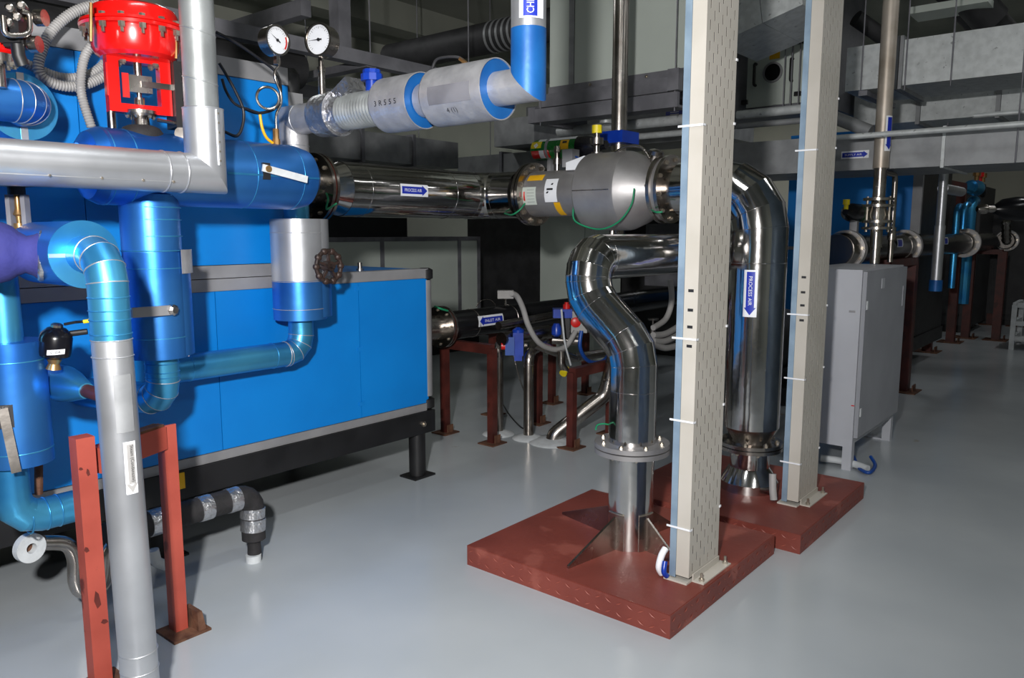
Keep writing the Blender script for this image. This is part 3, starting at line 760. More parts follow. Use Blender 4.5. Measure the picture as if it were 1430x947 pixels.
# slim stainless riser beside it
p0 = PY(157, 182, HY + 0.2); p1 = PY(147, 60, HY + 0.2)
o = obj('stainless_tube', M().cyl((p0.x, p0.y, p0.z - 0.1), (p0.x, p0.y, 4.58), 0.017, n=16), 'steel2'); tag(o, 'slim vertical stainless tube just left of the red yoke', 'pipe')

# second actuator cut by the frame
P = PY(-6, 60, 3.05); k = depth(P) / FPX
c2 = thing('control_valve', 'partly seen red actuator with a black positioner, in the top left corner', 'valve', (P.x, P.y, P.z - 40 * k))
obj('lower_cover', M().lathe((P.x, P.y, P.z - 15 * k), (0, 0, 1), [(0, 20 * k), (5 * k, 26 * k), (32 * k, 27 * k), (34 * k, 34 * k), (40 * k, 34 * k), (60 * k, 26 * k)], 32), 'redp', c2)
obj('yoke_flange', M().lathe((P.x, P.y, P.z - 27 * k), (0, 0, 1), [(0, 24 * k), (11 * k, 24 * k)], 24), 'steel2', c2)
bolts(c2, (P.x, P.y, P.z - 27 * k), (0, 0, -1), 20 * k, 8, 0.012)
obj('stem', M().lathe((P.x, P.y, P.z - 60 * k), (0, 0, 1), [(0, 9 * k), (32 * k, 9 * k)], 14), 'steel2', c2)
q = PY(20, 35, 2.95)
ps = obj('positioner', M().obox(q, V((.64, -.77, 0)) * 14 * k, V((.77, .64, 0)) * 14 * k, V((0, 0, 26 * k))).obox(PY(26, 60, 2.95), V((.64, -.77, 0)) * 14 * k, V((.77, .64, 0)) * 12 * k, V((0, 0, 7 * k))), 'black', c2)
for x_, y_ in ((56, 25), (48, 62)):
    g = PY(x_, y_, 2.9)
    obj('side_gauge', M().lathe(g - V((.64, -.77, 0)) * 7 * k, (.64, -.77, 0), [(0, 9 * k), (2 * k, 11 * k), (14 * k, 11 * k), (14 * k, 9 * k)], 24), 'steel2', ps)
    obj('nipple', M().cyl(g - V((.64, -.77, 0)) * 18 * k, g - V((.64, -.77, 0)) * 7 * k, 4 * k, n=8), 'brass', ps)
obj('air_tube', M().tube([PY(4, 22, 2.88), PY(6, 46, 2.88), PY(14, 50, 2.88), PY(36, 49, 2.88), PY(42, 42, 2.88), PY(41, 18, 2.88), PY(30, 16, 2.88)], 0.009, 10, 0.03, 4), 'steel2', c2, 60)
obj('drain_nozzle', M().tube([PY(24, 62, 2.9), PY(26, 78, 2.9), PY(32, 92, 2.9)], 0.02, 12), 'black', c2, 60)
for x_, y_ in ((14, 12), (12, 32), (30, 8), (24, 24)):
    obj('screw_knob', M().lathe(PY(x_, y_, 2.9), (-.5, -.86, 0), [(-0.03, 0.014), (0.012, 0.014), (0.016, 0.008)], 10), 'steel2', ps)

# corrugated conduits
def hose(pts, Y, px, label, m_='plast', name='conduit', group=None, wave=0.1):
    P = catmull([PY(x, y, Y + (e[0] if e else 0)) for x, y, *e in pts], 16)
    # resample evenly for the ribs
    L = [0]
    for i in range(len(P) - 1): L.append(L[-1] + (P[i + 1] - P[i]).length)
    n = max(8, int(L[-1] / 0.0055)); Q = []; j = 0
    for i in range(n + 1):
        t = L[-1] * i / n
        while j < len(L) - 2 and L[j + 1] < t: j += 1
        f = (t - L[j]) / max(1e-6, L[j + 1] - L[j]); Q.append(P[j].lerp(P[j + 1], f))
    o = obj(name, M().tube(Q, rad(P[0], px), 12, wave=wave), m_, None, 60)
    return tag(o, label, 'conduit', group)
hose([(160, 4), (128, 8), (98, 20), (70, 46), (57, 75), (54, 98), (66, 113), (95, 121), (122, 117), (150, 104)], 3.50, 13, 'ribbed grey conduit arching from behind the red diaphragm and curling back under it')
hose([(18, 84), (34, 88), (54, 97), (85, 108), (115, 107), (138, 96), (150, 82)], 3.56, 13, 'ribbed grey conduit sagging from the corner actuator to behind the red yoke')
hose([(132, 58), (120, 75), (114, 98), (113, 125), (118, 148), (128, 178)], 3.42, 12, 'ribbed grey conduit dropping vertically to the left end of the blue header')

# ---------------------------------------------------------------- end disc with elbow, top left
q = PY(31, 149, 3.28); k = depth(q) / FPX
ed = thing('elbow_pipe', 'blue-clad elbow pipe leaving a flat round end disc, far left above the silver pipe', 'pipe', (q.x, q.y, q.z - 45 * k))
obj('jacket', M().lathe((q.x, FY - 0.004, q.z), (0, -1, 0), [(0, 44 * k), (FY - 3.285, 44 * k)], 48), 'bclad', ed, 20)
obj('end_disc', M().lathe((q.x, 3.285, q.z), (0, -1, 0), [(0, 46 * k), (0.006, 46 * k)], 48), 'cclad', ed, 20)
er_ = 28 * k
ep_ = [(q.x - 0.01, 3.28, q.z), (q.x - 0.01, 3.155, q.z), (q.x - 0.6, 3.155, q.z)]
obj('elbow', M().tube(ep_, er_, 48, 0.115, 4), 'bclad', ed, 8)
seams(ed, ep_, er_, 0.115, 4)
for a in (0.12,):
    band(ed, (q.x - 0.17, 3.155, q.z), (1, 0, 0), er_, 0.006, 0.003, 'sclad')
for dz in (-1, 1):
    obj('seam_strip', M().box((q.x - 0.012, 3.276, q.z + dz * er_ if dz > 0 else q.z - 46 * k), (q.x + 0.012, 3.28, q.z + 46 * k if dz > 0 else q.z - er_)), 'sclad', ed)

# ---------------------------------------------------------------- gate valve yoke under the silver pipe
q = PY(25, 290, 3.0); k = depth(q) / FPX
gv = thing('gate_valve', 'blue-grey gate valve yoke with a flat black handwheel, far left under the silver pipe', 'valve', (q.x, q.y, q.z - 40 * k))
obj('handwheel', M().lathe((q.x, q.y, PY(25, 262, 3.0).z), (0, 0, 1), [(0, 10 * k), (3 * k, 31 * k), (6 * k, 33 * k), (9 * k, 31 * k), (9 * k, 10 * k)], 32), 'black', gv, 40)
obj('hub', M().lathe((q.x, q.y, PY(25, 272, 3.0).z), (0, 0, 1), [(0, 11 * k), (12 * k, 11 * k)], 16), 'black', gv)
zt_, zb_ = PY(25, 272, 3.0).z, PY(25, 330, 3.0).z
for s_ in (-1, 1):
    e = V((.64, -.77, 0))
    obj('yoke_arm', M().obox(V((q.x, q.y, (zt_ + zb_) / 2)) + e * s_ * 10.5 * k, e * 3 * k, V((.77, .64, 0)) * 6 * k, V((0, 0, (zt_ - zb_) / 2))), 'ahud', gv)
obj('stem', M().lathe((q.x, q.y, zb_), (0, 0, 1), [(0, 7 * k), (18 * k, 7 * k), (18 * k, 3 * k), (28 * k, 4 * k), (30 * k, 7 * k), (38 * k, 4 * k), (zt_ - zb_, 4 * k)], 14), 'brass', gv)

# ---------------------------------------------------------------- near condensate pipe with its end jacket
q = PD(172, 700, 2.36); FX, FYY = q.x, q.y; k = 2.36 / FPX
pr_ = 26.5 * k
zc_ = PD(128, 356, 2.42).z
ca = PD(128, 356, 2.42 + 0.05)
ey = ca.y
zsplit = PD(157, 473, 2.36).z
cn = thing('condensate_pipe', 'near vertical pipe, silver below and blue above, bending into a round blue end jacket', 'pipe', (FX, FYY, 0))
# drop the elbow towards +Y
yj = FYY + 0.15
FBX, FBY = FX + 0.016 * 0.64, FYY - 0.016 * 0.768
obj('lower_cladding', M().tube([(FBX, FBY, 0.0), (FX, FYY, zsplit)], pr_, 40), 'sclad', cn, 15)
cp0 = [(FX, FYY, zsplit), (FX, FYY, zc_), (FX, yj + 0.02, zc_)]
obj('elbow', M().tube(cp0, pr_, 48, 0.15, 3), 'cclad', cn, 8)
seams(cn, cp0, pr_, 0.15, 3)
for y in (415, 433, 446, 466, 474, 497):
    band(cn, (FX, FYY, PD(157, y, 2.36).z), (0, 0, 1), pr_, 0.005, 0.003, 'cclad' if y < 470 else 'sclad')
for y in (903, 928): band(cn, (FBX - 0.0008, FBY + 0.001, PD(190, y, 2.38).z), (0, 0, 1), pr_ * 0.985, 0.006, 0.003, 'sclad')
jr3 = rad(PD(128, 356, 2.5), 91)
obj('end_jacket', M().lathe((FX, yj + 0.008, zc_), (0, 1, 0), [(0, jr3), (0.36, jr3)], 48), 'bclad', cn, 20)
ring_ = obj('end_disc', M().ring((FX, yj, zc_), (0, 1, 0), pr_ * 0.95, jr3 * 1.02, 0.008, 48), 'cclad', cn, 20)
for s_ in (-1, 1):
    obj('seam_strip', M().box((FX + s_ * pr_, yj - 0.003, zc_ - 0.008) if s_ > 0 else (FX - jr3, yj - 0.003, zc_ - 0.008), (FX + jr3, yj, zc_ + 0.004) if s_ > 0 else (FX - pr_, yj, zc_ + 0.004)), 'sclad', cn)
nn = to_cam((FX, FYY, 0.7)); nn.z = 0; nn.normalize(); nn = Matrix.Rotation(0.38, 3, 'Z') @ nn
W_ = Wrap.__new__(Wrap); W_.c = V((FX + 0.0045, FYY - 0.0054, PD(178, 651, 2.34).z)); W_.n = nn; W_.read = V((0, 0, -1)); W_.up = nn.cross(V((0, 0, -1))); W_.r = pr_; W_.along = 'u'
stl = obj('sticker', slab(W_, -0.083, 0.083, -0.0175, 0.0175, 0.001), 'white', cn, label='white sticker with a grey down arrow')
obj('arrow', slab(W_, 0, 0, -0.009, 0.011, 0.0025, f0=lambda v: -0.075, f1=lambda v: 0.05).add([W_(0.05, -0.016, 0.004), W_(0.05, 0.016, 0.004), W_(0.079, 0, 0.004)], [(0, 1, 2)]), 'plast', stl)
lettering(W_, 'Steam (Condensate)', stl, -0.014, 0.003, 0.013, 'print', 0.115, 0.005)
bt = obj('stain_patch', slab(Wrap((FX + 0.003, FYY - 0.0036, PD(185, 560, 2.36).z), nn, (0, 0, 1).__class__((0, 0, 1)) if False else V((0, 0, 1)).cross(nn), pr_, 'v'), -0.03, 0.022, -0.09, 0.09, 0.0004, 8, 2), 'galvd', cn, label='dull worn patch')

# violet wrapped fitting
q = PD(20, 352, 2.46); k = 2.46 / FPX
pw = thing('wrapped_valve', 'violet fabric-wrapped valve body at the left edge, tied to the blue end jacket', 'valve', (q.x, q.y, q.z - 45 * k))
ax_ = (PD(62, 350, 2.62) - PD(-25, 352, 2.3)).normalized()
pa_, pb_ = PD(-28, 351, 2.42), PD(57, 357, 2.50)
ax_ = (pb_ - pa_).normalized(); Lw = (pb_ - pa_).length
obj('wrap', M().lathe(pa_, ax_, [(0, 36 * k), (Lw * .2, 42 * k), (Lw * .35, 42 * k), (Lw * .5, 38 * k), (Lw * .62, 31 * k), (Lw * .75, 26 * k), (Lw * .88, 29 * k), (Lw, 35 * k)], 36), 'purple', pw, 60)
obj('foil_collar', M().lathe(pb_ - ax_ * 0.006, ax_, [(0, 35 * k), (0.006, 37 * k), (0.016, 36 * k), (0.02, 30 * k)], 24), 'foil', pw, 60)

# ---------------------------------------------------------------- left column of blue pipes
q = PD(20, 560, 2.72); k = 2.72 / FPX; LX, LY = q.x, q.y
def ZD(y, d=2.72): return PD(20, y, d).z
lc = thing('valve_column', 'blue-clad vertical pipe with a wide jacket and hanging lever, at the left edge', 'pipe', (LX, LY, ZD(735)))
obj('upper_cladding', M().lathe((LX - 0.01, LY, ZD(476)), (0, 0, 1), [(0, 22 * k), (ZD(380) - ZD(476), 22 * k)], 32), 'cclad', lc, 15)
obj('jacket', M().lathe((LX, LY, ZD(645)), (0, 0, 1), [(0, 44 * k), (ZD(476) - ZD(645), 44 * k)], 48), 'bclad', lc, 15)
for y in (502, 626): band(lc, (LX, LY, ZD(y)), (0, 0, 1), 44 * k, 0.006, 0.002, 'cclad')
xe = PY(104, 698, LY).x; zq_ = ZD(724)
obj('lower_elbow', M().tube([(LX - 0.035, LY, ZD(645)), (LX - 0.035, LY, zq_), (xe, LY, zq_)], 24 * k, 36, 0.09, 3), 'cclad', lc, 12)
for px in (38, 62, 80): band(lc, (PY(px, 712, LY).x, LY, zq_), (1, 0, 0), 24 * k, 0.006, 0.003, 'cclad')
nf = to_cam((LX, LY, 1.0)); nf.z = 0; nf.normalize()
a0 = V((LX, LY, 0)) + nf * (44 * k + 0.01)
sd = nf.cross(V((0, 0, 1))) * -1
obj('slot', M().obox(a0 - nf * 0.012 - sd * 0.03 + V((0, 0, ZD(572))), sd * 0.024, nf * 0.004, V((0, 0, 0.04))), 'print', lc)
obj('lever', M().bar(a0 - sd * 0.035 + V((0, 0, ZD(560))), a0 - sd * 0.012 + nf * 0.02 + V((0, 0, ZD(645))), 0.03, 0.012, nf), 'steel2', lc, label='hanging steel lever')
# two thin legs and the flange behind
for px in (35, 54):
    o_ = PD(px, 650, 2.9)
    obj('stub_pipe', M().cyl(PD(px, 690, 2.9), PD(px, 640, 2.9), 0.015, n=12), 'rust' if px > 40 else 'black', lc)
# cone pipe
ca_ = PD(60, 528, 2.85)
cb_ = V((ca_.x, ca_.y - 0.30, ca_.z)) 
cc = PD(92, 537, 2.85); ce = PX(128, 545, cc.x)
cx_ = thing('reducer_pipe', 'blue-clad pipe narrowing in a cone to a bare rusty stub, behind the red frame', 'pipe', (cc.x, cc.y, cc.z - 0.07))
r1 = rad(cc, 50)
xa = cc.x
obj('cladding', M().lathe((xa, FY - 0.01, cc.z), (0, -1, 0), [(0, r1), (FY - 0.01 - PX(88, 535, xa).y, r1)], 36), 'bclad', cx_, 15)
y_a = PX(88, 535, xa).y; y_b = PX(121, 543, xa).y
obj('cone', M().lathe((xa, y_a, cc.z), (0, -1, 0), [(0, r1 * 1.03), ((y_a - y_b) * 0.3, r1 * 0.9), (y_a - y_b, r1 * 0.42)], 36), 'cclad', cx_, 15)
obj('bare_stub', M().lathe((xa, y_b + 0.01, cc.z), (0, -1, 0), [(0, r1 * 0.36), (0.2, r1 * 0.36)], 20), 'oxided', cx_)
band(cx_, (xa, y_a + 0.05, cc.z), (0, 1, 0), r1, 0.006, 0.003, 'cclad')
# steam trap
q = PD(80, 478, 2.75); k = 2.75 / FPX
stp = thing('steam_trap', 'small black domed canister with a white label, above the narrowing blue pipe', 'steam trap', PD(74, 508, 2.75))
a_ = V((0.10, -0.12, 1)).normalized()
b_ = PD(76, 500, 2.75)
obj('body', M().lathe(b_, a_, [(0, 13 * k), (4 * k, 20 * k), (9 * k, 21 * k), (30 * k, 21 * k), (36 * k, 19 * k), (43 * k, 12 * k), (45 * k, 7 * k)], 32), 'bottleblack', stp, 30)
obj('cap_nut', M().lathe(b_ + a_ * 44 * k, a_, [(0, 8 * k), (4 * k, 8 * k), (6 * k, 5 * k)], 10), 'steel2', stp)
obj('neck', M().lathe(b_ - a_ * 16 * k, a_, [(0, 10 * k), (8 * k, 7 * k), (17 * k, 11 * k)], 14), 'brass', stp)
nb_ = to_cam(b_); nb_.z = 0; nb_.normalize()
Wt = Wrap.__new__(Wrap); Wt.c = b_ + a_ * 11 * k; Wt.n = nb_; Wt.up = a_; Wt.read = V((0, 0, 1)).cross(nb_); Wt.r = 21.2 * k; Wt.along = 'v'
sk = obj('sticker', slab(Wt, -10 * k, 12 * k, -3.6 * k, 3.6 * k, 0.001, 8, 2), 'white', stp, label='white label')
lettering(Wt, 'V10A', sk, 0, 0, 4 * k, 'print', None, 0.003)
obj('lead', M().tube([PD(90, 453, 2.75), PD(105, 450, 2.75), PD(118, 449, 2.8)], 0.005, 8), 'cable', stp); obj('lead_tip', M().cyl(PD(116, 449.5, 2.79), PD(125, 448, 2.8), 0.007, n=8), 'yellow', stp)
obj('side_port', M().cyl(PD(98, 466, 2.78), PD(122, 463, 2.8), 0.011, n=10), 'black', stp)

# ---------------------------------------------------------------- red support frame
PL = PZ(141, 958, 0); PR = PZ(250, 880, 0)
fr = thing('support_frame', 'red oxide painted steel support frame standing left of the silver pipe', 'frame', ((PL.x + PR.x) / 2, (PL.y + PR.y) / 2, 0))
ztop = PD(115, 590, depth(PL)).z
ztr = PD(222, 576, depth(PR)).z
lp = obj('post', M().box((PL.x - 0.030, PL.y - 0.030, 0.008), (PL.x + 0.030, PL.y + 0.030, ztop)), 'oxide', fr)
obj('base_plate', M().box((PL.x - 0.08, PL.y - 0.08, 0), (PL.x + 0.08, PL.y + 0.08, 0.008)), 'rust', lp)
rp_ = obj('post', M().box((PR.x - 0.026, PR.y - 0.03, 0.008), (PR.x + 0.024, PR.y - 0.022, ztr)).box((PR.x - 0.026, PR.y - 0.022, 0.008), (PR.x - 0.018, PR.y + 0.03, ztr)), 'oxide', fr)
obj('base_plate', M().box((PR.x - 0.07, PR.y - 0.10, 0), (PR.x + 0.085, PR.y + 0.055, 0.01)), 'rust', rp_)
obj('base_lug', M().prism([(PR.x + 0.036, PR.y - 0.09, 0.01), (PR.x + 0.07, PR.y - 0.09, 0.01), (PR.x + 0.06, PR.y - 0.08, 0.085), (PR.x + 0.04, PR.y - 0.08, 0.085)], (0, 0.10, 0)), 'rust', rp_)
for cx_p, cy_p, w_p, h_p in ((136, 838, 9, 28), (121, 768, 7, 9), (146, 868, 10, 8), (113, 655, 6, 5), (123, 660, 5, 12)):
    c_ = PY(cx_p, cy_p, PL.y - 0.030); s_ = depth(c_) / FPX
    obj('paint_chip', M().prism([(c_.x - w_p * s_ * .5, PL.y - 0.030, c_.z), (c_.x - w_p * s_ * .1, PL.y - 0.030, c_.z - h_p * s_ * .45), (c_.x + w_p * s_ * .5, PL.y - 0.030, c_.z - h_p * s_ * .3), (c_.x + w_p * s_ * .25, PL.y - 0.030, c_.z + h_p * s_ * .3), (c_.x - w_p * s_ * .2, PL.y - 0.030, c_.z + h_p * s_ * .5)], (0, -0.0008, 0)), 'chip', lp)
zbm = min(ztop, ztr)
dv = (PR - PL); dv.z = 0; L_ = dv.length; dn = dv.normalized()
obj('cross_beam', M().bar(V((PL.x, PL.y + 0.0, zbm - 0.045)) + dn * 0.05, V((PR.x, PR.y, zbm - 0.045)) - dn * 0.036, 0.06, 0.09), 'oxide', fr)
obj('saddle', M().bar(V((PL.x, PL.y, ztop)) + dn * 0.10, V((PL.x, PL.y, ztop)) + dn * 0.16, 0.05, 0.10), 'oxide', fr)
obj('rust_patch', M().bar(V((PR.x, PR.y, zbm + 0.003)) - dn * 0.18, V((PR.x, PR.y, zbm + 0.003)) - dn * 0.04, 0.05, 0.012), 'rust', fr)

# ---------------------------------------------------------------- stainless trap tube and black lagged drain
q = PY(50, 768, 3.3); k = depth(q) / FPX
tr = thing('drain_trap', 'bent stainless drain tube with a white flange, low at the left behind the red post', 'pipe', PY(120, 822, 3.3))
tp = [PY(60, 758, 3.3), PY(92, 760, 3.3), PY(104, 778, 3.3), PY(106, 812, 3.3), PY(116, 826, 3.3), PY(140, 820, 3.3), PY(148, 800, 3.3), PY(151, 770, 3.3), PY(165, 752, 3.3)]
obj('tube', M().tube(catmull(tp, 5), 10.5 * k, 20), 'steel2', tr, 60)
fc = PY(38, 764, 3.28)
obj('flange', M().ring(fc, (0.2, -0.95, 0), 7 * k, 20 * k, 0.03, 32), 'cement', tr)
obj('bore', M().lathe(fc + V((0.0, 0.012, 0)), (0.2, -0.95, 0), [(0, 7.5 * k), (0.012, 7.5 * k)], 20), 'rust', tr)
for px in (83, 104): pass
dx1 = PY(352, 700, 3.3).x
zd = PY(300, 717, 3.3).z
rb = rad(PY(280, 720, 3.3), 34)
dd = thing('lagged_drain_pipe', 'black foam-lagged drain pipe with silver tape bands, bending down to the floor', 'pipe', (dx1, 3.3, 0))
zd = 0.335
obj('lagging', M().tube([(1.30, 3.3, zd), (dx1, 3.3, zd), (dx1, 3.3, 0.11)], rb, 28, 0.07, 5), 'blackr', dd, 30)
obj('end_tube', M().lathe((dx1, 3.3, 0), (0, 0, 1), [(0, rb * 0.62), (0.11, rb * 0.55)], 16), 'blackr', dd)
obj('end_sleeve', M().lathe((dx1 - 0.012, 3.29, 0), (0, 0, 1), [(0, rb * 0.66), (0.035, rb * 0.66)], 16), 'cement', dd)
for px, wdt in ((218, 0.07), (286, 0.06), (326, 0.06)):
    x_ = PY(px, 728, 3.3).x
    inst('tape_band', ('tape', wdt), lambda: M().lathe((0, 0, -wdt / 2), (0, 0, 1), [(0, rb * 1.0), (0.001, rb * 1.05), (wdt - 0.001, rb * 1.05), (wdt, rb * 1.0)], 28, False, False), 'foil', dd, (x_, 3.3, zd), (1, 0, 0))
for z_, wdt in ((0.245, 0.05), (0.185, 0.06)):
    inst('tape_band', ('tape2', wdt), lambda: M().lathe((0, 0, -wdt / 2), (0, 0, 1), [(0, rb * 1.0), (0.001, rb * 1.06), (wdt - 0.001, rb * 1.06), (wdt, rb * 1.0)], 28, False, False), 'foil', dd, (dx1, 3.3, z_), (0.08, 0, 1))
# small white elbow and steel shoe behind the right post
q = PY(222, 780, 3.45)
o = obj('floor_elbow', M().tube([PY(214, 768, 3.4), PY(218, 785, 3.4), PY(232, 790, 3.4)], 0.024, 16, 0.03, 4), 'cement', None, 50); tag(o, 'small white elbow lying low beside the slim red post', 'pipe fitting')
# ================================================================== CENTRE: STAINLESS PROCESS PIPES
AY, AX, AZ = 3.86, 4.31, 1.855
ar = 0.165
ap = thing('process_air_pipe', 'fat mirror-polished process air pipe leaving the machine on the right, then bending', 'pipe', (3.4, AY, AZ - ar))
xf = PY(441, 262, AY).x
obj('bare_stub', M().lathe((2.6, AY, AZ), (1, 0, 0), [(0, 0.115), (xf - 2.6 + 0.1, 0.115)], 36), 'steel2', ap, 20)
flange(ap, (xf, AY, AZ), (1, 0, 0), 0.2, 0.115, 0.018, 0.012, 10, 'steel2', 0.012, 'pinkgask')
xs = PY(462, 262, AY).x
yb = PX(728, 268, AX).y
pp0 = [(xs + 0.05, AY, AZ), (AX - 0.02, AY, AZ), (AX, yb, AZ)]
obj('cladding', M().tube(pp0, ar, 56, 0.42, 4), 'steel', ap, 8)
seams(ap, pp0, ar, 0.42, 4, 0.002, 0.005, 'steel')
obj('taper', M().lathe((xf + 0.03, AY, AZ), (1, 0, 0), [(0, 0.118), (xs + 0.06 - xf - 0.03, ar)], 48), 'steel', ap, 20)
for px in (497,):
    band(ap, (PY(px, 262, AY).x, AY, AZ), (1, 0, 0), ar, 0.006, 0.002, 'steel')
band(ap, (AX - 0.44, AY, AZ), (1, 0, 0), ar, 0.006, 0.003, 'steel')
nv = to_cam((3.6, AY, AZ)); nv.x = 0; nv = V((0, nv.y, 0.02)).normalized()
Wp = Wrap((PY(579, 263, AY - ar).x, AY, AZ - 0.0), (0, -1, 0.03), (1, 0, 0), ar)
arrow_sticker(ap, Wp, 0.235, 0.075, 'PROCESS AIR', 1)
cable('earth_wire', [PY(455, 268, AY - .1), PY(458, 278, AY - .2), PY(456, 292, AY - .18), PY(470, 284, AY - .2)], 0.006, 'wire', 'short green earth wire at the flange beside the machine end', 'wire')

# ---------------------------------------------------------------- filter housing
def fy(px, py=262): return PX(px, py, AX).y
fh = thing('filter_housing', 'bead-blasted steel filter housing with a wide drum and bolted flanges', 'filter', (AX, fy(850), AZ - 0.25))
k0 = depth(V((AX, fy(790), AZ))) / FPX
flange(fh, (AX, fy(745), AZ), (0, -1, 0), 0.215, 0.15, 0.022, 0.008, 12, 'steel2', 0.017, 'black')
br = 32 * k0
obj('barrel', M().lathe((AX, fy(748), AZ), (0, -1, 0), [(0, br), (fy(748) - fy(838), br)], 44), 'matte', fh, 20)
kd = depth(V((AX, fy(860), AZ))) / FPX; DR = 54 * kd
y0 = fy(826); y1 = fy(880); y2 = fy(914)
obj('drum', M().lathe((AX, y0, AZ), (0, -1, 0), [(0, br), (0.008, DR * 0.97), (0.02, DR), (y0 - y1, DR), (y0 - y1 + 0.02, DR * 0.985)], 52), 'matte', fh, 20)
obj('dished_end', M().lathe((AX, y1 - 0.02, AZ), (0, -1, 0), [(0, DR * 0.985), ((y1 - y2) * 0.55, DR * 0.83), ((y1 - y2) * 0.85, DR * 0.68), (y1 - y2 + 0.02, br * 0.92)], 52), 'matte', fh, 25)
obj('outlet', M().lathe((AX, y2 + 0.02, AZ), (0, -1, 0), [(0, br * 0.92), (y2 - fy(950) + 0.02, br * 0.92)], 40), 'steel2', fh, 20)
flange(fh, (AX, fy(932), AZ), (0, -1, 0), 0.205, br * 0.92, 0.022, 0.03, 10, 'steel2', 0.014, 'matte')
obj('seam_strip', M().box((AX - DR - 0.002, y1, AZ - 0.003), (AX - DR * 0.99, y0 - 0.02, AZ + 0.003)), 'steel2', fh)
# labels on the barrel
def side(px, n, L, H, dz, mt, r, name='sticker', label=None, h=0.001):
    W2 = Wrap((AX, fy(px), AZ + dz), n, (0, -1, 0), r, 'u')
    return W2, label_patch(fh, W2, L, H, mt, name, label, h)
W2, s_ = side(758, (-1, 0, -0.12), 0.115, 0.12, 0, 'ahu', br, 'sticker', 'grey data label with a red thermometer mark')
obj('mark', slab(W2, -0.045, -0.033, -0.03, 0.03, 0.003), 'red', s_)
for i in range(5): obj('rule', slab(W2, -0.015, 0.045, -0.04 + i * 0.02, -0.038 + i * 0.02, 0.003, 1, 1), 'trim', s_)
W2, s_ = side(788, (-1, 0, 0.1), 0.10, 0.155, 0, 'white', br, 'sticker', 'white label with a black valve mark', 0.002)
obj('mark', slab(W2, -0.03, 0.02, 0.0, 0.012, 0.004, f0=None).add([W2(-0.035, -0.02, 0.005), W2(-0.02, -0.02, 0.005), W2(0.02, 0.045, 0.005), W2(0.005, 0.045, 0.005)], [(0, 1, 2, 3)]), 'print', s_)
W2, s_ = side(763, (-0.75, 0, 0.68), 0.13, 0.05, 0, 'amber', br, 'sticker', 'amber warning label')
W2, s_ = side(795, (-0.7, 0, -0.75), 0.05, 0.12, 0, 'amber', br, 'sticker', 'amber warning label')
# top fittings
def up(px, py, h, prof, mtl, name, n=14):
    y = fy(px, py); z = AZ + h
    return obj(name, M().lathe((AX, y, z), (0, 0, 1), prof, n), mtl, fh)
up(778, 240, br - 0.01, [(0, 0.02), (0.05, 0.02), (0.05, 0.03), (0.09, 0.03), (0.09, 0.018), (0.13, 0.018), (0.13, 0.026), (0.17, 0.02)], 'steel2', 'nozzle')
nz_ = up(833, 230, br - 0.02, [(0, 0.02), (0.08, 0.02), (0.08, 0.036), (0.12, 0.036), (0.12, 0.02), (0.16, 0.02), (0.17, 0.045), (0.21, 0.045), (0.215, 0.02), (0.24, 0.02)], 'steel2', 'sampling_valve')
obj('cap', M().lathe((AX, fy(833, 230), AZ + br + 0.22), (0, 0, 1), [(0, 0.033), (0.05, 0.033)], 12), 'yellow', fh)
obj('control_box', M().box((AX - 0.04, fy(804, 230), AZ + br + 0.015), (AX + 0.04, fy(790, 230), AZ + br + 0.13)), 'trim', fh)
obj('cover', M().prism([(AX - 0.08, fy(833, 240), AZ + br - 0.01), (AX - 0.08, fy(800, 240), AZ + br - 0.01), (AX - 0.08, fy(800, 240), AZ + br + 0.04), (AX - 0.08, fy(825, 240), AZ + br + 0.075), (AX - 0.08, fy(833, 240), AZ + br + 0.07)], (0.16, 0, 0)), 'white', fh)
obj('vent_nozzle', M().lathe((AX - 0.02, fy(915, 230), AZ + 0.16), (-0.1, -0.3, 1), [(0, 0.025), (0.05, 0.025), (0.05, 0.045), (0.075, 0.045), (0.085, 0.02)], 12), 'steel2', fh)
obj('clamp_band', M().tube(catmull([V((AX - 0.06, fy(865), AZ + DR - 0.01)), V((AX - 0.06, fy(880), AZ + DR + 0.02)), V((AX - 0.05, fy(900), AZ + DR + 0.01)), V((AX - 0.05, fy(912), AZ + DR - 0.06))], 6), 0.009, 8), 'steel2', fh, 60)
obj('drain_stub', M().lathe((AX, fy(856), AZ - DR - 0.22), (0, 0, 1), [(0, 0.018), (0.23, 0.018)], 12), 'steel2', fh)
cable('earth_wire', [V((AX - DR * 0.75, fy(824), AZ - 0.10)), V((AX - DR * 0.85, fy(830), AZ - 0.19)), V((AX - DR * 0.8, fy(860), AZ - 0.24)), V((AX - DR * 0.9, fy(890), AZ - 0.20)), V((AX - DR * 0.9, fy(908), AZ - 0.1)), V((AX - br * 1.5, fy(913), AZ + 0.0))], 0.0055, 'wire', 'green earth wire slung under the filter drum', 'wire')
cable('earth_wire', [PX(705, 298, AX - .12), PX(715, 300, AX - .2), PX(726, 293, AX - .2), PX(733, 284, AX - .16)], 0.0055, 'wire', 'green earth wire at the near side of the bent process pipe before the filter', 'wire')
cable('earth_wire', [PX(906, 290, AX - .1), PX(915, 296, AX - .2), PX(925, 296, AX - .2)], 0.0055, 'wire', 'short green earth wire at the flange right of the filter drum', 'wire')

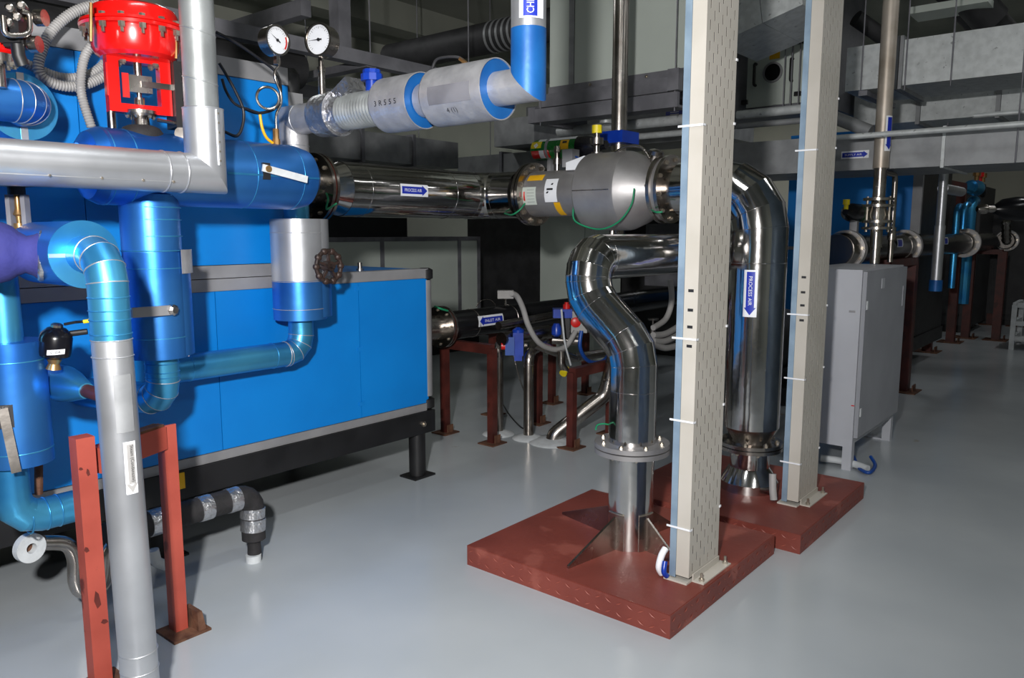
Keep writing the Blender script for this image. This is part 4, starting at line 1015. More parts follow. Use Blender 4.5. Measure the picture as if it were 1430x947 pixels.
# gas bottle lying over the filter
BX = AX + 0.12
bz = PX(790, 207, BX).z
b0 = PX(747, 208, BX).y; b1 = PX(845, 203, BX).y
gr = 15 * k0
gbt = thing('gas_bottle', 'green gas bottle with red, white and amber bands lying above the filter', 'gas bottle', (BX, (b0 + b1) / 2, bz - gr))
Lb = b0 - b1
obj('body', M().lathe((BX, b0, bz), (0, -1, 0), [(0, gr * 0.75), (0.02, gr * 0.95), (0.04, gr), (Lb * 0.66, gr)], 36), 'green', gbt, 30)
obj('shoulder', M().lathe((BX, b0 - Lb * 0.66, bz), (0, -1, 0), [(0, gr), (Lb * 0.12, gr), (Lb * 0.22, gr * 0.8), (Lb * 0.28, gr * 0.45), (Lb * 0.36, gr * 0.4)], 36), 'bottleblack', gbt, 40)
Wb = lambda t, n: Wrap((BX, b0 - Lb * t, bz), n, (0, -1, 0), gr)
label_patch(gbt, Wb(0.39, (-0.55, 0, 0.83)), Lb * 0.54, gr * 0.42, 'white', 'band', 'white stripe')
label_patch(gbt, Wb(0.17, (-0.9, 0, -0.55)), Lb * 0.26, gr * 0.8, 'red', 'band', 'red patch', 0.0015)
label_patch(gbt, Wb(0.19, (-0.9, 0, -0.55)), Lb * 0.07, gr * 0.8, 'white', 'band', 'white patch', 0.003)
label_patch(gbt, Wb(0.11, (-0.9, 0, 0.42)), Lb * 0.15, gr * 0.7, 'yellow', 'sticker', 'yellow hazard label')
Wh = Wb(0.11, (-0.9, 0, 0.32)); q_ = gr * 0.27
obj('diamond', M().add([Wh(-q_, 0, .004), Wh(0, -q_, .004), Wh(q_, 0, .004), Wh(0, q_, .004)], [(0, 1, 2, 3)]), 'white', gbt)
lettering(Wh, 'i', gbt, 0, 0, gr * 0.2, 'print', None, 0.005)
label_patch(gbt, Wb(0.52, (-0.95, 0, 0.25)), Lb * 0.12, gr * 0.9, 'amber', 'sticker', 'amber label with a black mark')
obj('mark', slab(Wb(0.52, (-0.95, 0, 0.35)), -0.015, 0.02, 0.0, gr * 0.2, 0.003, 1, 3), 'print', gbt)
obj('strap', M().lathe((BX, b0 - Lb * 0.235, bz), (0, -1, 0), [(0, gr), (0.001, gr + 0.004), (0.022, gr + 0.004), (0.023, gr)], 36, False, False), 'trim', gbt)
for t_ in (0.235, 0.6):
    obj('bracket', M().box((BX - 0.02, b0 - Lb * t_ - 0.015, AZ + br * 0.9), (BX + 0.02, b0 - Lb * t_ + 0.015, bz - gr * 0.9)), 'trim', gbt)
cable('blue_tube', [V((BX - .1, b0 - Lb * .62, bz - gr * .7)), V((BX - .13, b0 - Lb * .8, bz - gr * 1.2)), V((BX - .13, b0 - Lb * .95, bz - gr * 1.7)), V((BX - .05, b0 - Lb * 1.05, AZ + br + .05))], 0.006, 'bluehose', 'thin blue tube under the gas bottle neck', 'tube')

# ---------------------------------------------------------------- tall pipe after the filter, dropping to the second plinth
RY2 = 1.765
r2 = 0.157
zA = PX(1052, 595, AX).z; zB = PX(1052, 610, AX).z; zF = PX(1048, 620, AX).z
tp_ = thing('process_air_downpipe', 'fat mirror-polished pipe bending over and dropping to the far plinth, with a down arrow', 'pipe', (AX, RY2, 0.1))
pp1 = [(AX, fy(952), AZ), (AX, RY2, AZ), (AX, RY2, zA)]
obj('cladding', M().tube(pp1, r2, 56, 0.42, 4), 'steel', tp_, 8)
seams(tp_, pp1, r2, 0.42, 4, 0.002, 0.005, 'steel')
obj('foot_cone', M().lathe((AX, RY2, zF + 0.02), (0, 0, 1), [(0, 0.115), (zB - zF - 0.02, 0.122), (zA - zF - 0.02, r2)], 44), 'steel2', tp_, 30)
flange(tp_, (AX, RY2, zF), (0, 0, 1), 0.182, 0.112, 0.02, 0.006, 8, 'steel2', 0.014)
zn = PX(1046, 652, AX).z
obj('base_cone', M().lathe((AX, RY2, 0.1), (0, 0, 1), [(0, 0.165), (0.05, 0.165), (zn - 0.11, 0.128), (zn - 0.09, 0.112), (zF - 0.1, 0.112)], 44), 'steel', tp_, 30)
band(tp_, (AX, RY2, AZ - 0.43), (0, 0, 1), r2, 0.006, 0.003, 'steel')
zst = PX(1045, 410, AX - r2).z
nn = to_cam((AX, RY2, 1)); nn.z = 0; nn.normalize(); nn = Matrix.Rotation(-0.22, 3, 'Z') @ nn
Wd = Wrap.__new__(Wrap); Wd.c = V((AX, RY2, zst)); Wd.n = nn; Wd.read = V((0, 0, -1)); Wd.up = nn.cross(V((0, 0, -1))); Wd.r = r2; Wd.along = 'u'
arrow_sticker(tp_, Wd, 0.262, 0.075, 'PROCESS AIR', 1)
# ---------------------------------------------------------------- near riser with the S bend
QX, QY = 3.135, 1.866
zfl = 0.585
kq = 3.6 / FPX
nr = thing('process_air_riser', 'mirror-polished pipe rising from the near plinth in an S bend, then turning level', 'pipe', (QX, QY, 0.1))
lr_ = 0.107
pp2 = [(QX, QY, zfl + 0.025), (QX, QY, 1.055), (QX + 0.0, QY + 0.262, 1.29), (QX, QY + 0.262, 1.475), (4.95, QY + 0.262, 1.475)]
obj('cladding', M().tube(pp2, 0.112, 56, 0.17, 4), 'steel', nr, 8)
seams(nr, pp2, 0.112, 0.17, 4, 0.0018, 0.004, 'steel')
obj('bare_pipe', M().lathe((QX, QY, 0.1), (0, 0, 1), [(0, lr_), (zfl - 0.1, lr_)], 44), 'steel', nr, 20)
flange(nr, (QX, QY, zfl), (0, 0, 1), 0.178, lr_, 0.022, 0.006, 8, 'matte', 0.011)
for zz in (0.86,): band(nr, (QX, QY, zz), (0, 0, 1), 0.112, 0.004, 0.0015, 'steel')
g1_, g2_ = PZ(793, 794, 0.1), PZ(786, 718, 0.1)
g1_ = (g1_.x - QX, g1_.y - QY); g2_ = (g2_.x - QX, g2_.y - QY)
for a_, sc__ in ((g1_, 1), (g2_, 1), ((-g1_[0], -g1_[1]), 0.8), ((-g2_[0], -g2_[1]), 0.62)):
    L = math.hypot(*a_) * sc__ - lr_
    e = V((a_[0], a_[1], 0)).normalized(); t = V((-e.y, e.x, 0)) * 0.006
    b = V((QX, QY, 0.1))
    obj('gusset', M().prism([b + e * (lr_ - 0.002) - t, b + e * (lr_ + L) - t, b + e * (lr_ + L) + V((0, 0, 0.012)) - t, b + e * (lr_ - 0.002) + V((0, 0, 0.165)) - t], t * 2), 'rust' if False else 'steel2', nr)
    Wg = Wrap((QX, QY, 0.2), e, V((0, 0, 1)).cross(e), lr_, 'v')
    obj('weld_plate', slab(Wg, -0.045, 0.045, -0.1, 0.075, 0.001, 8, 2, t=0.004), 'steel2', nr, 40)
    wp = M()
    P_ = [Wg(-0.045, 0.075, 0.004), Wg(-0.02, 0.077, 0.005), Wg(0.02, 0.077, 0.005), Wg(0.045, 0.075, 0.004)]
    obj('weld_bead', M().tube(P_, 0.004, 6), 'bolt', nr, 80)
cable('earth_wire', [PD(832, 600, 3.55), PD(834, 594, 3.58), PD(842, 592, 3.6), PD(850, 593, 3.62)], 0.004, 'wire', 'small green earth wire on the near riser flange', 'wire')

# ---------------------------------------------------------------- plinths
def plinth(x0, y0, x1, y1, label):
    t = thing('plinth', label, 'plinth', ((x0 + x1) / 2, (y0 + y1) / 2, 0), 'red painted plinths')
    obj('body', M().box((x0, y0, 0), (x1, y1, 0.098)).box((x0 + 0.004, y0 + 0.004, 0.098), (x1 - 0.004, y1 - 0.004, 0.1)), 'plinth', t)
    m = M(); p_ = 0.052
    def mark(c, u, v, flip):
        d = (u + v * (0.55 if flip else -0.55)).normalized() * 0.017; s = d.cross(u.cross(v)).normalized() * 0.0032; nrm = u.cross(v).normalized()
        m.add([c - d, c - s + nrm * 0.0022, c + d, c + s + nrm * 0.0022], [(0, 1, 2), (0, 2, 3)])
    for face in range(2):
        nx = int((x1 - x0 if face == 0 else y1 - y0) / p_)
        for i in range(nx):
            for j in range(2):
                u_ = (i + 0.5) * p_; z_ = 0.026 + j * 0.048
                if face == 0: mark(V((x0 + u_, y0 - 0.0006, z_)), V((1, 0, 0)), V((0, 0, 1)), (i + j) % 2)
                else: mark(V((x0 - 0.0006, y1 - u_, z_)), V((0, -1, 0)), V((0, 0, 1)), (i + j) % 2)
    o = obj('tread_marks', m, 'tread', t); o['kind'] = 'stuff'
    return t
plinth(2.615, 1.365, 3.69, 2.46, 'low red plinth nearest the camera, carrying the S bend pipe')
plinth(3.765, 1.262, 4.84, 2.36, 'low red plinth farther away, next to the grey cabinet')

# ---------------------------------------------------------------- perforated cable trays standing on the plinths
def tray(x0, yf, label, wd=0.285):
    x1 = x0 + wd; z0, z1 = 0.125, 4.58
    t = thing('cable_tray', label, 'cable tray', (x0 + wd / 2, yf + 0.04, 0.1), 'upright cable trays')
    nc = 7; sw = 0.0068; sl_ = 0.038; pit_ = 0.080
    gap = (wd - nc * sw) / (nc + 1)
    m = M(); y0, y1 = yf + 0.0006, yf + 0.0016
    x = x0
    for c in range(nc + 1):
        m.box((x, y0, z0), (x + gap, y1, z1)); x += gap
        if c < nc:
            ph = 0.5 * pit_ if c % 2 else 0.0
            z = z0; nxt = z0 + 0.02 + ph
            while nxt + sl_ < min(z1, 3.2):
                m.add([(x, y0, z), (x + sw, y0, z), (x + sw, y0, nxt), (x, y0, nxt), (x, y1, z), (x + sw, y1, z), (x + sw, y1, nxt), (x, y1, nxt)],
                      [(0, 1, 2, 3), (7, 6, 5, 4), (3, 2, 6, 7), (0, 4, 5, 1)])
                z = nxt + sl_; nxt = z + pit_ - sl_
            m.add([(x, y0, z), (x + sw, y0, z), (x + sw, y0, z1), (x, y0, z1), (x, y1, z), (x + sw, y1, z), (x + sw, y1, z1), (x, y1, z1)],
                  [(0, 1, 2, 3), (7, 6, 5, 4), (3, 2, 6, 7), (0, 4, 5, 1)])
            x += sw
    obj('slotted_web', m, 'cream', t)
    for xx in (x0, x1 - 0.0016):
        obj('side_flange', M().box((xx, yf + 0.0016, z0), (xx + 0.0016, yf + 0.062, z1)), 'cream', t)
    rb_ = obj('rear_channel', M().box((x0 - 0.004, yf + 0.062, z0 - 0.01), (x0 - 0.0015, yf + 0.092, z1)).box((x1 + 0.0015, yf + 0.062, z0 - 0.01), (x1 + 0.004, yf + 0.092, z1)).box((x0 - 0.0015, yf + 0.0905, z0 - 0.01), (x1 + 0.0015, yf + 0.092, z1)), 'galvb', t, label='galvanised rear channel')
    # cables inside; the black ones are added as dark backing behind the slots
    for i in range(7):
        xx = x0 + 0.028 + i * (wd - 0.056) / 6
        obj('wire', M().cyl((xx, yf + 0.052, 0.2), (xx, yf + 0.052, 4.5), 0.0195, n=10), 'bluehose' if i in (0, 3) else 'bottleblack', t)
    obj('foot_angle', M().box((x0 + 0.03, yf - 0.055, 0.1), (x1 + 0.02, yf - 0.001, 0.106)).box((x0 + 0.03, yf - 0.006, 0.106), (x1 + 0.0, yf - 0.001, 0.135)), 'cream', t)
    obj('foot_plate', M().box((x0 - 0.02, yf + 0.0, 0.1), (x1 + 0.01, yf + 0.11, 0.108)), 'cream', t)
    for bx in (x0 + 0.05, x1 - 0.0):
        obj('foot_bolt', M().lathe((bx, yf - 0.035, 0.106), (0, 0, 1), [(0, 0.012), (0.012, 0.012), (0.012, 0.006), (0.035, 0.006)], 6), 'bolt', t)
    for z in (0.34, 0.81, 1.16, 2.02, 2.28):
        if z in (0.34, 0.81, 1.16, 2.02):
            obj('cable_tie', M().box((x0 - 0.006, yf - 0.003, z - 0.004), (x0 - 0.002, yf + 0.11, z + 0.004)).box((x0 - 0.006, yf - 0.004, z - 0.004), (x0 + 0.012, yf - 0.001, z + 0.004)), 'white', t)
        obj('cable_tie', M().box((x1 - 0.012, yf - 0.005, z + 0.026), (x1 + 0.002, yf - 0.001, z + 0.036)), 'white', t)
    for z in (1.13, 1.21, 1.28, 1.36):
        obj('side_slot', M().box((x0 - 0.0012, yf + 0.02, z - 0.006), (x0 + 0.001, yf + 0.044, z + 0.006)), 'print', t)
    return t
tray(2.915, 1.44, 'upright cream slotted cable tray on the near plinth')
tray(4.165, 1.42, 'upright cream slotted cable tray on the far plinth, left of the grey cabinet', 0.30)
# wiring bundle bulging behind the near tray foot, conduit behind the far tray foot
o = obj('cable_bundle', M().tube(catmull([(2.905, 1.565, 0.116), (2.888, 1.57, 0.15), (2.90, 1.565, 0.20), (2.925, 1.56, 0.225)], 6), 0.015, 12), 'white', None, 60); tag(o, 'white cable bundle bulging out behind the near tray foot', 'cable')
o = obj('cable', M().tube(catmull([(2.895, 1.535, 0.116), (2.878, 1.54, 0.14), (2.895, 1.545, 0.18)], 6), 0.012, 10), 'dkblue', None, 60); tag(o, 'blue cable beside the white bundle at the near tray foot', 'cable')
o = obj('conduit', M().tube(catmull([(4.135, 1.545, 0.12), (4.14, 1.555, 0.18), (4.155, 1.565, 0.26)], 6), 0.02, 12), 'plast', None, 60); tag(o, 'grey conduit rising behind the far tray foot', 'conduit')

# ---------------------------------------------------------------- inlet air pipe and the valve rack behind
IY = 4.2
q = PY(628, 455, IY); ir = rad(q, 40); IZ = q.z
ia = thing('inlet_air_pipe', 'dark polished inlet air pipe running away from the end of the blue machine', 'pipe', (5.0, IY, IZ - ir))
x0 = 3.55; x1 = 8.6; xg = PY(616, 457, IY).x
obj('bare_stub', M().lathe((x0 - 0.03, IY, IZ), (1, 0, 0), [(0, ir * 0.85), (xg - x0 + 0.1, ir * 0.85)], 32), 'steel2', ia, 20)
flange(ia, (xg, IY, IZ), (1, 0, 0), ir * 1.45, ir * 0.85, 0.018, 0.012, 8, 'steel2', 0.011, 'pinkgask')
obj('cladding', M().lathe((xg + 0.03, IY, IZ), (1, 0, 0), [(0, ir * 0.86), (0.05, ir), (x1 - xg - 0.03, ir)], 40), 'blacksteel', ia, 20)
for px in (657, 710):
    band(ia, (PY(px, 448, IY).x, IY, IZ), (1, 0, 0), ir, 0.008, 0.004, 'steel2')
Wi = Wrap((PY(686, 441, IY - ir).x, IY, IZ + 0.01), (0, -1, 0.1), (1, 0, 0), ir)
arrow_sticker(ia, Wi, 0.3, 0.085, 'INLET AIR', -1)
cable('earth_wire', [PY(607, 428, IY - .1), PY(615, 431, IY - .15), PY(625, 434, IY - .15)], 0.008, 'wire', 'green earth wire over the inlet pipe flange', 'wire')
cable('thin_tube', [PY(665, 428, IY), PY(672, 420, IY), PY(684, 419, IY), PY(692, 426, IY)], 0.004, 'steel2', 'thin bright tube arching over the inlet air pipe', 'tube')

def stand(pts, zt, label, beam=True, wd=0.055, group=None):
    cx = sum(p[0] for p in pts) / len(pts); cy_ = sum(p[1] for p in pts) / len(pts)
    t = thing('pipe_stand', label, 'stand', (cx, cy_, 0), group)
    for i, (x, y) in enumerate(pts):
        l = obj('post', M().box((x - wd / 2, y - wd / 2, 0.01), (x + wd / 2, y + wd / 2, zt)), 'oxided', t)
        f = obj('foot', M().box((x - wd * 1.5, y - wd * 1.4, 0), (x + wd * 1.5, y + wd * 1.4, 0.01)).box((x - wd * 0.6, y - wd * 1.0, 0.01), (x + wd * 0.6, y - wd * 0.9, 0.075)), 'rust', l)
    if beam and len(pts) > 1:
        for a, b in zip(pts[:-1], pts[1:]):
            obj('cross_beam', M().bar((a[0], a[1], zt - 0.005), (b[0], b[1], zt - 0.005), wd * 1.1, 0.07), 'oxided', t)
    return t
zs1 = PZ(620, 605, 0); 
stand([(4.33, 4.30), (4.33, 3.80)], IZ - ir - 0.035, 'dark red pipe stand under the inlet air pipe nearest the blue machine')
stand([(5.05, 4.42), (5.05, 3.92)], IZ - ir - 0.035, 'dark red pipe stand under the inlet pipe, behind the pair of drop pipes')
stand([(5.75, 4.30), (6.3, 4.30)], IZ - ir - 0.04, 'dark red pipe stand behind the yellow-tipped tube')
zlow = PD(820, 520, 5.65).z
stand([(4.62, 3.27), (5.15, 3.27), (5.15, 3.0)], zlow, 'low dark red stand left of the S bend pipe, behind the slanting tube')

# drop pipes with cement collars
def drop(foot, top, back, r, label, name='drop_pipe'):
    f = PZ(foot[0], foot[1], 0)
    zt_ = PD(top[0], top[1], depth(f)).z
    t = thing(name, label, 'pipe', (f.x, f.y, 0))
    obj('pipe', M().tube([(f.x, f.y, 0.0), (f.x, f.y, zt_), (f.x + back[0], f.y + back[1], zt_ + back[2])], r, 18, 0.09, 5), 'steel2', t, 30)
    obj('collar', M().lathe((f.x, f.y, 0), (0, 0, 1), [(0, r * 3.2), (0.008, r * 3.0), (0.02, r * 2.0), (0.03, r * 1.1)], 28), 'cement', t, 60)
    band(t, (f.x, f.y, zt_ - 0.1), (0, 0, 1), r, 0.006, 0.003, 'steel2')
    return t
drop((696, 606), (694, 478), (0.25, 0.12, 0), 0.040, 'slim stainless drop pipe into a white floor collar, left of the pair')
drop((738, 612), (738, 487), (0.35, 0.10, 0.02), 0.040, 'slim stainless drop pipe into a white floor collar, right of the pair')
f = PZ(772, 617, 0)
t = thing('slanted_pipe', 'slanting stainless tube running down to the floor beside the S bend pipe', 'pipe', (f.x, f.y, 0))
a = PD(858, 545, depth(f) - 0.1); b = PD(860, 490, depth(f) - 0.1)
obj('pipe', M().tube([(f.x, f.y, 0), (f.x + 0.01, f.y - 0.01, 0.06), PD(845, 552, depth(f) - 0.05), b], 0.058, 22, 0.12, 5), 'steel2', t, 30)
obj('collar', M().lathe((f.x, f.y, 0), (0, 0, 1), [(0, 0.19), (0.008, 0.18), (0.022, 0.1), (0.03, 0.06)], 28), 'cement', t, 60)
band(t, PD(852, 530, depth(f) - 0.08), (0.05, 0, 1), 0.058, 0.012, 0.004, 'steel2')

# valve rack pipes
def rack(pts, Y, px, label, m_='steel2', bend=0.06):
    P = [PY(x, y, Y) for x, y in pts]
    o = obj('manifold_pipe', M().tube(P, rad(P[0], px), 16, bend, 4), m_, None, 30); return tag(o, label, 'pipe')
rack([(700, 474), (770, 463), (850, 452)], 3.85, 20, 'stainless manifold pipe level under the inlet air pipe')
rack([(745, 480), (800, 500), (850, 492), (930, 470)], 3.6, 14, 'stainless pipe curving behind the low stand')
rack([(770, 430), (852, 418)], 5.0, 20, 'dark lagged pipe level behind the red-capped valve', 'blacksteel')
rack([(636 + 60, 455), (770, 441), (856, 430)], 3.95, 12, 'thin stainless line level just in front of the inlet air pipe')
def solenoid(px, py, Y, s, label):
    P = PY(px, py, Y); k = depth(P) / FPX
    t = thing('solenoid_valve', label, 'valve', (P.x, P.y, P.z - 24 * k * s), 'blue valve actuators')
    R_ = V((.64, -.77, 0)); F_ = V((.77, .64, 0))
    obj('body', M().obox(P + R_ * 4 * k * s + V((0, 0, 2 * k * s)), R_ * 8 * k * s, F_ * 8 * k * s, V((0, 0, 18 * k * s))).obox(P + R_ * 4 * k * s + V((0, 0, -20 * k * s)), R_ * 6 * k * s, F_ * 6 * k * s, V((0, 0, 4 * k * s))), 'dkblue', t)
    obj('terminal_box', M().obox(P - R_ * 9 * k * s - F_ * 9 * k * s, R_ * 7 * k * s, F_ * 5 * k * s, V((0, 0, 14 * k * s))), 'bluehose', t)
    obj('dome', M().lathe(P + R_ * 4 * k * s + V((0, 0, 20 * k * s)), (0, 0, 1), [(0, 9 * k * s), (4 * k * s, 9 * k * s), (6 * k * s, 6 * k * s), (8 * k * s, 3 * k * s)], 18), 'dkblue', t)
    obj('red_coil', M().cyl(P - R_ * 22 * k * s - F_ * 8 * k * s, P - R_ * 15 * k * s - F_ * 8 * k * s, 6 * k * s, n=14), 'red', t)
    obj('handle', M().lathe(P + R_ * 13 * k * s, R_, [(0, 4 * k * s), (5 * k * s, 3 * k * s)], 10), 'steel2', t)
    return t
solenoid(720, 482, 3.80, 0.9, 'blue valve actuator with a red coil between the pair of drop pipes')
P = PY(785, 445, 3.7); k = depth(P) / FPX; R_ = V((.64, -.77, 0)); F_ = V((.77, .64, 0))
t = thing('solenoid_valve', 'blue valve actuator topped with a red cap, below the gas filter', 'valve', (P.x, P.y, P.z - 20 * k), 'blue valve actuators')
obj('cap_plate', M().obox(P + V((0, 0, 8 * k)), R_ * 13 * k, F_ * 12 * k, V((0, 0, 6 * k))), 'dkblue', t)
obj('body', M().obox(P + R_ * 4 * k - V((0, 0, 12 * k)), R_ * 6 * k, F_ * 8 * k, V((0, 0, 15 * k))), 'black', t)
obj('dome', M().lathe(P - R_ * 8 * k - F_ * 6 * k - V((0, 0, 24 * k)), (0, 0, 1), [(0, 4 * k), (3 * k, 7 * k), (12 * k, 7 * k), (18 * k, 4 * k)], 16), 'dkblue', t)
obj('red_cap', M().lathe(P + R_ * 6 * k + V((0, 0, 14 * k)), (0, 0, 1), [(0, 5 * k), (6 * k, 5 * k), (6 * k, 3 * k), (9 * k, 3 * k)], 14), 'red', t)
obj('valve_body', M().cyl(P - R_ * 14 * k - V((0, 0, 30 * k)), P + R_ * 24 * k - V((0, 0, 32 * k)), 6 * k, n=16), 'steel2', t)
P = PY(808, 449, 3.6); k = depth(P) / FPX
t = thing('switch_box', 'grey plastic switch box with a red knob beside the S bend pipe', 'switch box', (P.x, P.y, P.z - 14 * k))
obj('box', M().obox(P, R_ * 11 * k, F_ * 9 * k, V((0, 0, 15 * k))), 'plast', t)
obj('knob', M().lathe(P - R_ * 5 * k - F_ * 9 * k, -F_, [(0, 7 * k), (3 * k, 7 * k), (4 * k, 5 * k)], 18), 'red', t)
obj('gland', M().cyl(P + V((0, 0, -15 * k)) - R_ * 4 * k, P + V((0, 0, -22 * k)) - R_ * 4 * k, 4 * k, n=12), 'plast', t)
P = PY(706, 411, IY); k = depth(P) / FPX
t = thing('transmitter', 'grey plastic transmitter head standing on the inlet air pipe', 'transmitter', (P.x, P.y, P.z - 18 * k))
obj('head', M().obox(P, R_ * 11 * k, F_ * 8 * k, V((0, 0, 5.5 * k))), 'plast', t)
obj('stem', M().cyl(P - V((0, 0, 5 * k)), V((P.x, P.y, IZ + ir * 0.96)), 1.6 * k, n=10), 'steel2', t)
hose([(714, 410), (722, 414), (730, 430), (738, 455), (752, 478), (772, 488), (790, 484), (802, 466), (804, 462)], 3.55, 8, 'ribbed grey conduit sagging from the transmitter to the switch box', wave=0.05)
cable('thin_tube', [PY(784, 432, 3.5), PY(786, 455, 3.5), PY(789, 480, 3.5), PY(797, 510, 3.5)], 0.008, 'cement', 'thin white tube running down the front of the red-capped actuator', 'tube')
cable('thin_tube', [PZ(742, 570, 0.15), PY(726, 530, 3.8), PY(716, 490, 3.8)], 0.006, 'steel2', 'thin bright tube slanting from the blue actuator to the floor', 'tube')
cable('blue_hose', [PY(812, 462, 3.45), PY(810, 485, 3.45), PY(820, 503, 3.45), PY(838, 506, 3.45), PY(850, 494, 3.45), PY(846, 470, 3.45)], 0.016, 'bluehose', 'coiled blue hose hanging left of the S bend pipe', 'hose')
t = obj('yellow_tip', M().lathe(PY(786, 522, 3.5), (0.9, 0.1, 0.5), [(0, 0.03), (0.05, 0.032), (0.075, 0.02)], 14), 'yellow'); tag(t, 'yellow plastic tip on a steel tube end above the floor', 'pipe fitting')
rack([(784, 490), (784, 508), (792, 522)], 3.5, 11, 'short stainless tube bending down to the yellow tip', 'steel2', 0.05)
# floor cables by the collars
cable('thin_tube', [PZ(700, 560, 0.02), PZ(712, 580, 0.01), PZ(730, 598, 0.01), PZ(740, 592, 0.01)], 0.006, 'cable', 'thin dark tube lying on the floor between the pair of drop pipes', 'tube')
# grey hoses between the S bend and the near tray
for i, (y0, y1, y2) in enumerate(((468, 466, 452), (476, 476, 464), (480, 486, 480))):
    hose([(912, y0), (930, y1), (956, y2), (985, y2 - 8)], 3.1, 9, ('topmost', 'middle', 'lowest')[i] + ' of the three grey hoses passing behind the near tray', wave=0.03)
hose([(936, 391), (938, 420), (930, 445), (912, 458)], 3.0, 8, 'grey hose dropping from the level stainless pipe beside the near tray', wave=0.03)
P = PY(912, 452, 3.6); k = depth(P) / FPX
t = thing('hand_valve', 'small steel hand valve with a round top right of the S bend', 'valve', P - V((0, 0, 20 * k)))
obj('stem', M().lathe(P - V((0, 0, 24 * k)), (0, 0, 1), [(0, 4 * k), (16 * k, 4 * k), (16 * k, 1.6 * k), (30 * k, 1.6 * k)], 10), 'steel2', t)
obj('wheel', M().lathe(P + V((0, 0, 5 * k)), (0, 0, 1), [(0, 7 * k), (2.5 * k, 7.5 * k)], 18), 'steel2', t)

# stainless duct riser behind the filter
DXX = 5.0
q = PX(866, 100, DXX)
o = obj('stainless_riser', M().lathe((DXX, q.y, 1.38), (0, 0, 1), [(0, rad(q, 22)), (3.2, rad(q, 22))], 28), 'steel2', None, 20); tag(o, 'straight vertical stainless pipe rising behind the filter drum', 'pipe')
q2 = PX(868, 192, DXX - 0.1)
o = obj('clamp_box', M().box((DXX - 0.13, q.y - 0.11, q2.z - 0.035), (DXX + 0.1, q.y + 0.11, q2.z + 0.05)), 'dkblue'); tag(o, 'dark blue clamp box round the vertical stainless pipe', 'clamp')
# ================================================================== RIGHT: CABINET AND THE SECOND LINE
ec = thing('control_cabinet', 'grey steel control cabinet with a closed door on four legs', 'cabinet', (5.62, 1.68, 0))
cy0, cy1 = 1.49, 1.92
cx0, cx1 = PY(1204, 390, cy0).x, PY(1267, 385, cy0 - 0.03).x
print('cab', cx0, cx1)
cz0, cz1 = 0.215, 1.352
obj('body', M().box((cx0, cy0, cz0), (cx1, cy1, cz1)), 'grey', ec)
dr_ = obj('door', M().box((cx0 + 0.012, cy0 - 0.028, cz0 + 0.012), (cx1 - 0.004, cy0 - 0.002, cz1 - 0.012)), 'greyd', ec)
for z in (0.40, 1.12):
    obj('lock', M().box((cx0 + 0.03, cy0 - 0.034, z - 0.028), (cx0 + 0.055, cy0 - 0.028, z + 0.028)), 'cement', dr_)
obj('nameplate', M().box((cx0 + 0.36, cy0 - 0.031, cz1 - 0.14), (cx0 + 0.43, cy0 - 0.028, cz1 - 0.07)), 'grey', dr_)
obj('handle', M().box((cx1 - 0.10, cy0 - 0.033, 1.05), (cx1 - 0.085, cy0 - 0.028, 1.2)), 'greyd', dr_)
obj('side_label', M().box((cx0 - 0.0015, cy0 + 0.03, 1.07), (cx0, cy0 + 0.07, 1.085)), 'trim', ec)
obj('side_label', M().box((cx0 - 0.0015, cy0 + 0.0, 0.445), (cx0, cy0 + 0.02, 0.452)), 'red', ec)
for bx_ in (cx0, cx1 - 0.06): obj('base_rail', M().box((bx_, cy0, 0.16), (bx_ + 0.06, cy1, cz0)), 'grey', ec)
obj('base_rail', M().box((cx0 + 0.06, cy0, 0.185), (cx1 - 0.06, cy0 + 0.04, cz0)), 'grey', ec)
for x in (cx0, cx1 - 0.06):
    for y in (cy0, cy1 - 0.06):
        obj('leg', M().box((x, y, 0.0), (x + 0.06, y + 0.06, 0.16)), 'grey', ec)
obj('foot_rail', M().box((cx1 - 0.06, cy0 + 0.06, 0.0), (cx1, cy1 - 0.06, 0.012)), 'grey', ec)
cable('cable', [PZ(1192, 638, .04), PZ(1200, 654, .02), PZ(1214, 660, .02), PZ(1222, 650, .02), PZ(1216, 638, .05)], 0.012, 'bluehose', 'coiled blue cable on the floor under the grey cabinet')
cable('conduit', [PZ(1146, 640, .04), PZ(1170, 643, .04), PZ(1192, 648, .035), PZ(1212, 655, .03)], 0.025, 'cement', 'white conduit end lying on the floor under the grey cabinet', 'conduit')
cable('conduit', [(4.95, 1.75, 0.05), (5.1, 1.78, 0.07), (5.3, 1.8, 0.09)], 0.05, 'brass', 'tan hose end lying between the far tray and the cabinet', 'hose')

# vertical steam pipe over the cabinet
VX = PY(1232, 200, 1.72).x; VYY = 1.72
def vz(y): return PY(1230, y, VYY).z
vr = rad(PY(1240, 100, VYY), 21)
vp = thing('valved_riser', 'tall satin steel pipe with a flanged valve standing over the grey cabinet', 'pipe', (VX, VYY, cz1))
obj('pipe', M().lathe((VX, VYY, vz(235)), (0, 0, 1), [(0, vr), (4.58 - vz(235), vr)], 28), 'warm', vp)
obj('pipe', M().lathe((VX, VYY, vz(278)), (0, 0, 1), [(0, vr * 0.8), (vz(235) - vz(278), vr * 0.8)], 24), 'steel2', vp)
obj('pipe', M().lathe((VX, VYY, cz1), (0, 0, 1), [(0, vr * 0.62), (vz(345) - cz1, vr * 0.62), (vz(345) - cz1, vr * 0.78), (vz(318) - cz1, vr * 0.78)], 24), 'steel2', vp)
fr_ = rad(PY(1225, 280, VYY), 40)
for y in (279, 288, 310, 319):
    obj('flange', M().lathe((VX, VYY, vz(y) - 0.008), (0, 0, 1), [(0, fr_), (0.02, fr_)], 32), 'steel2', vp)
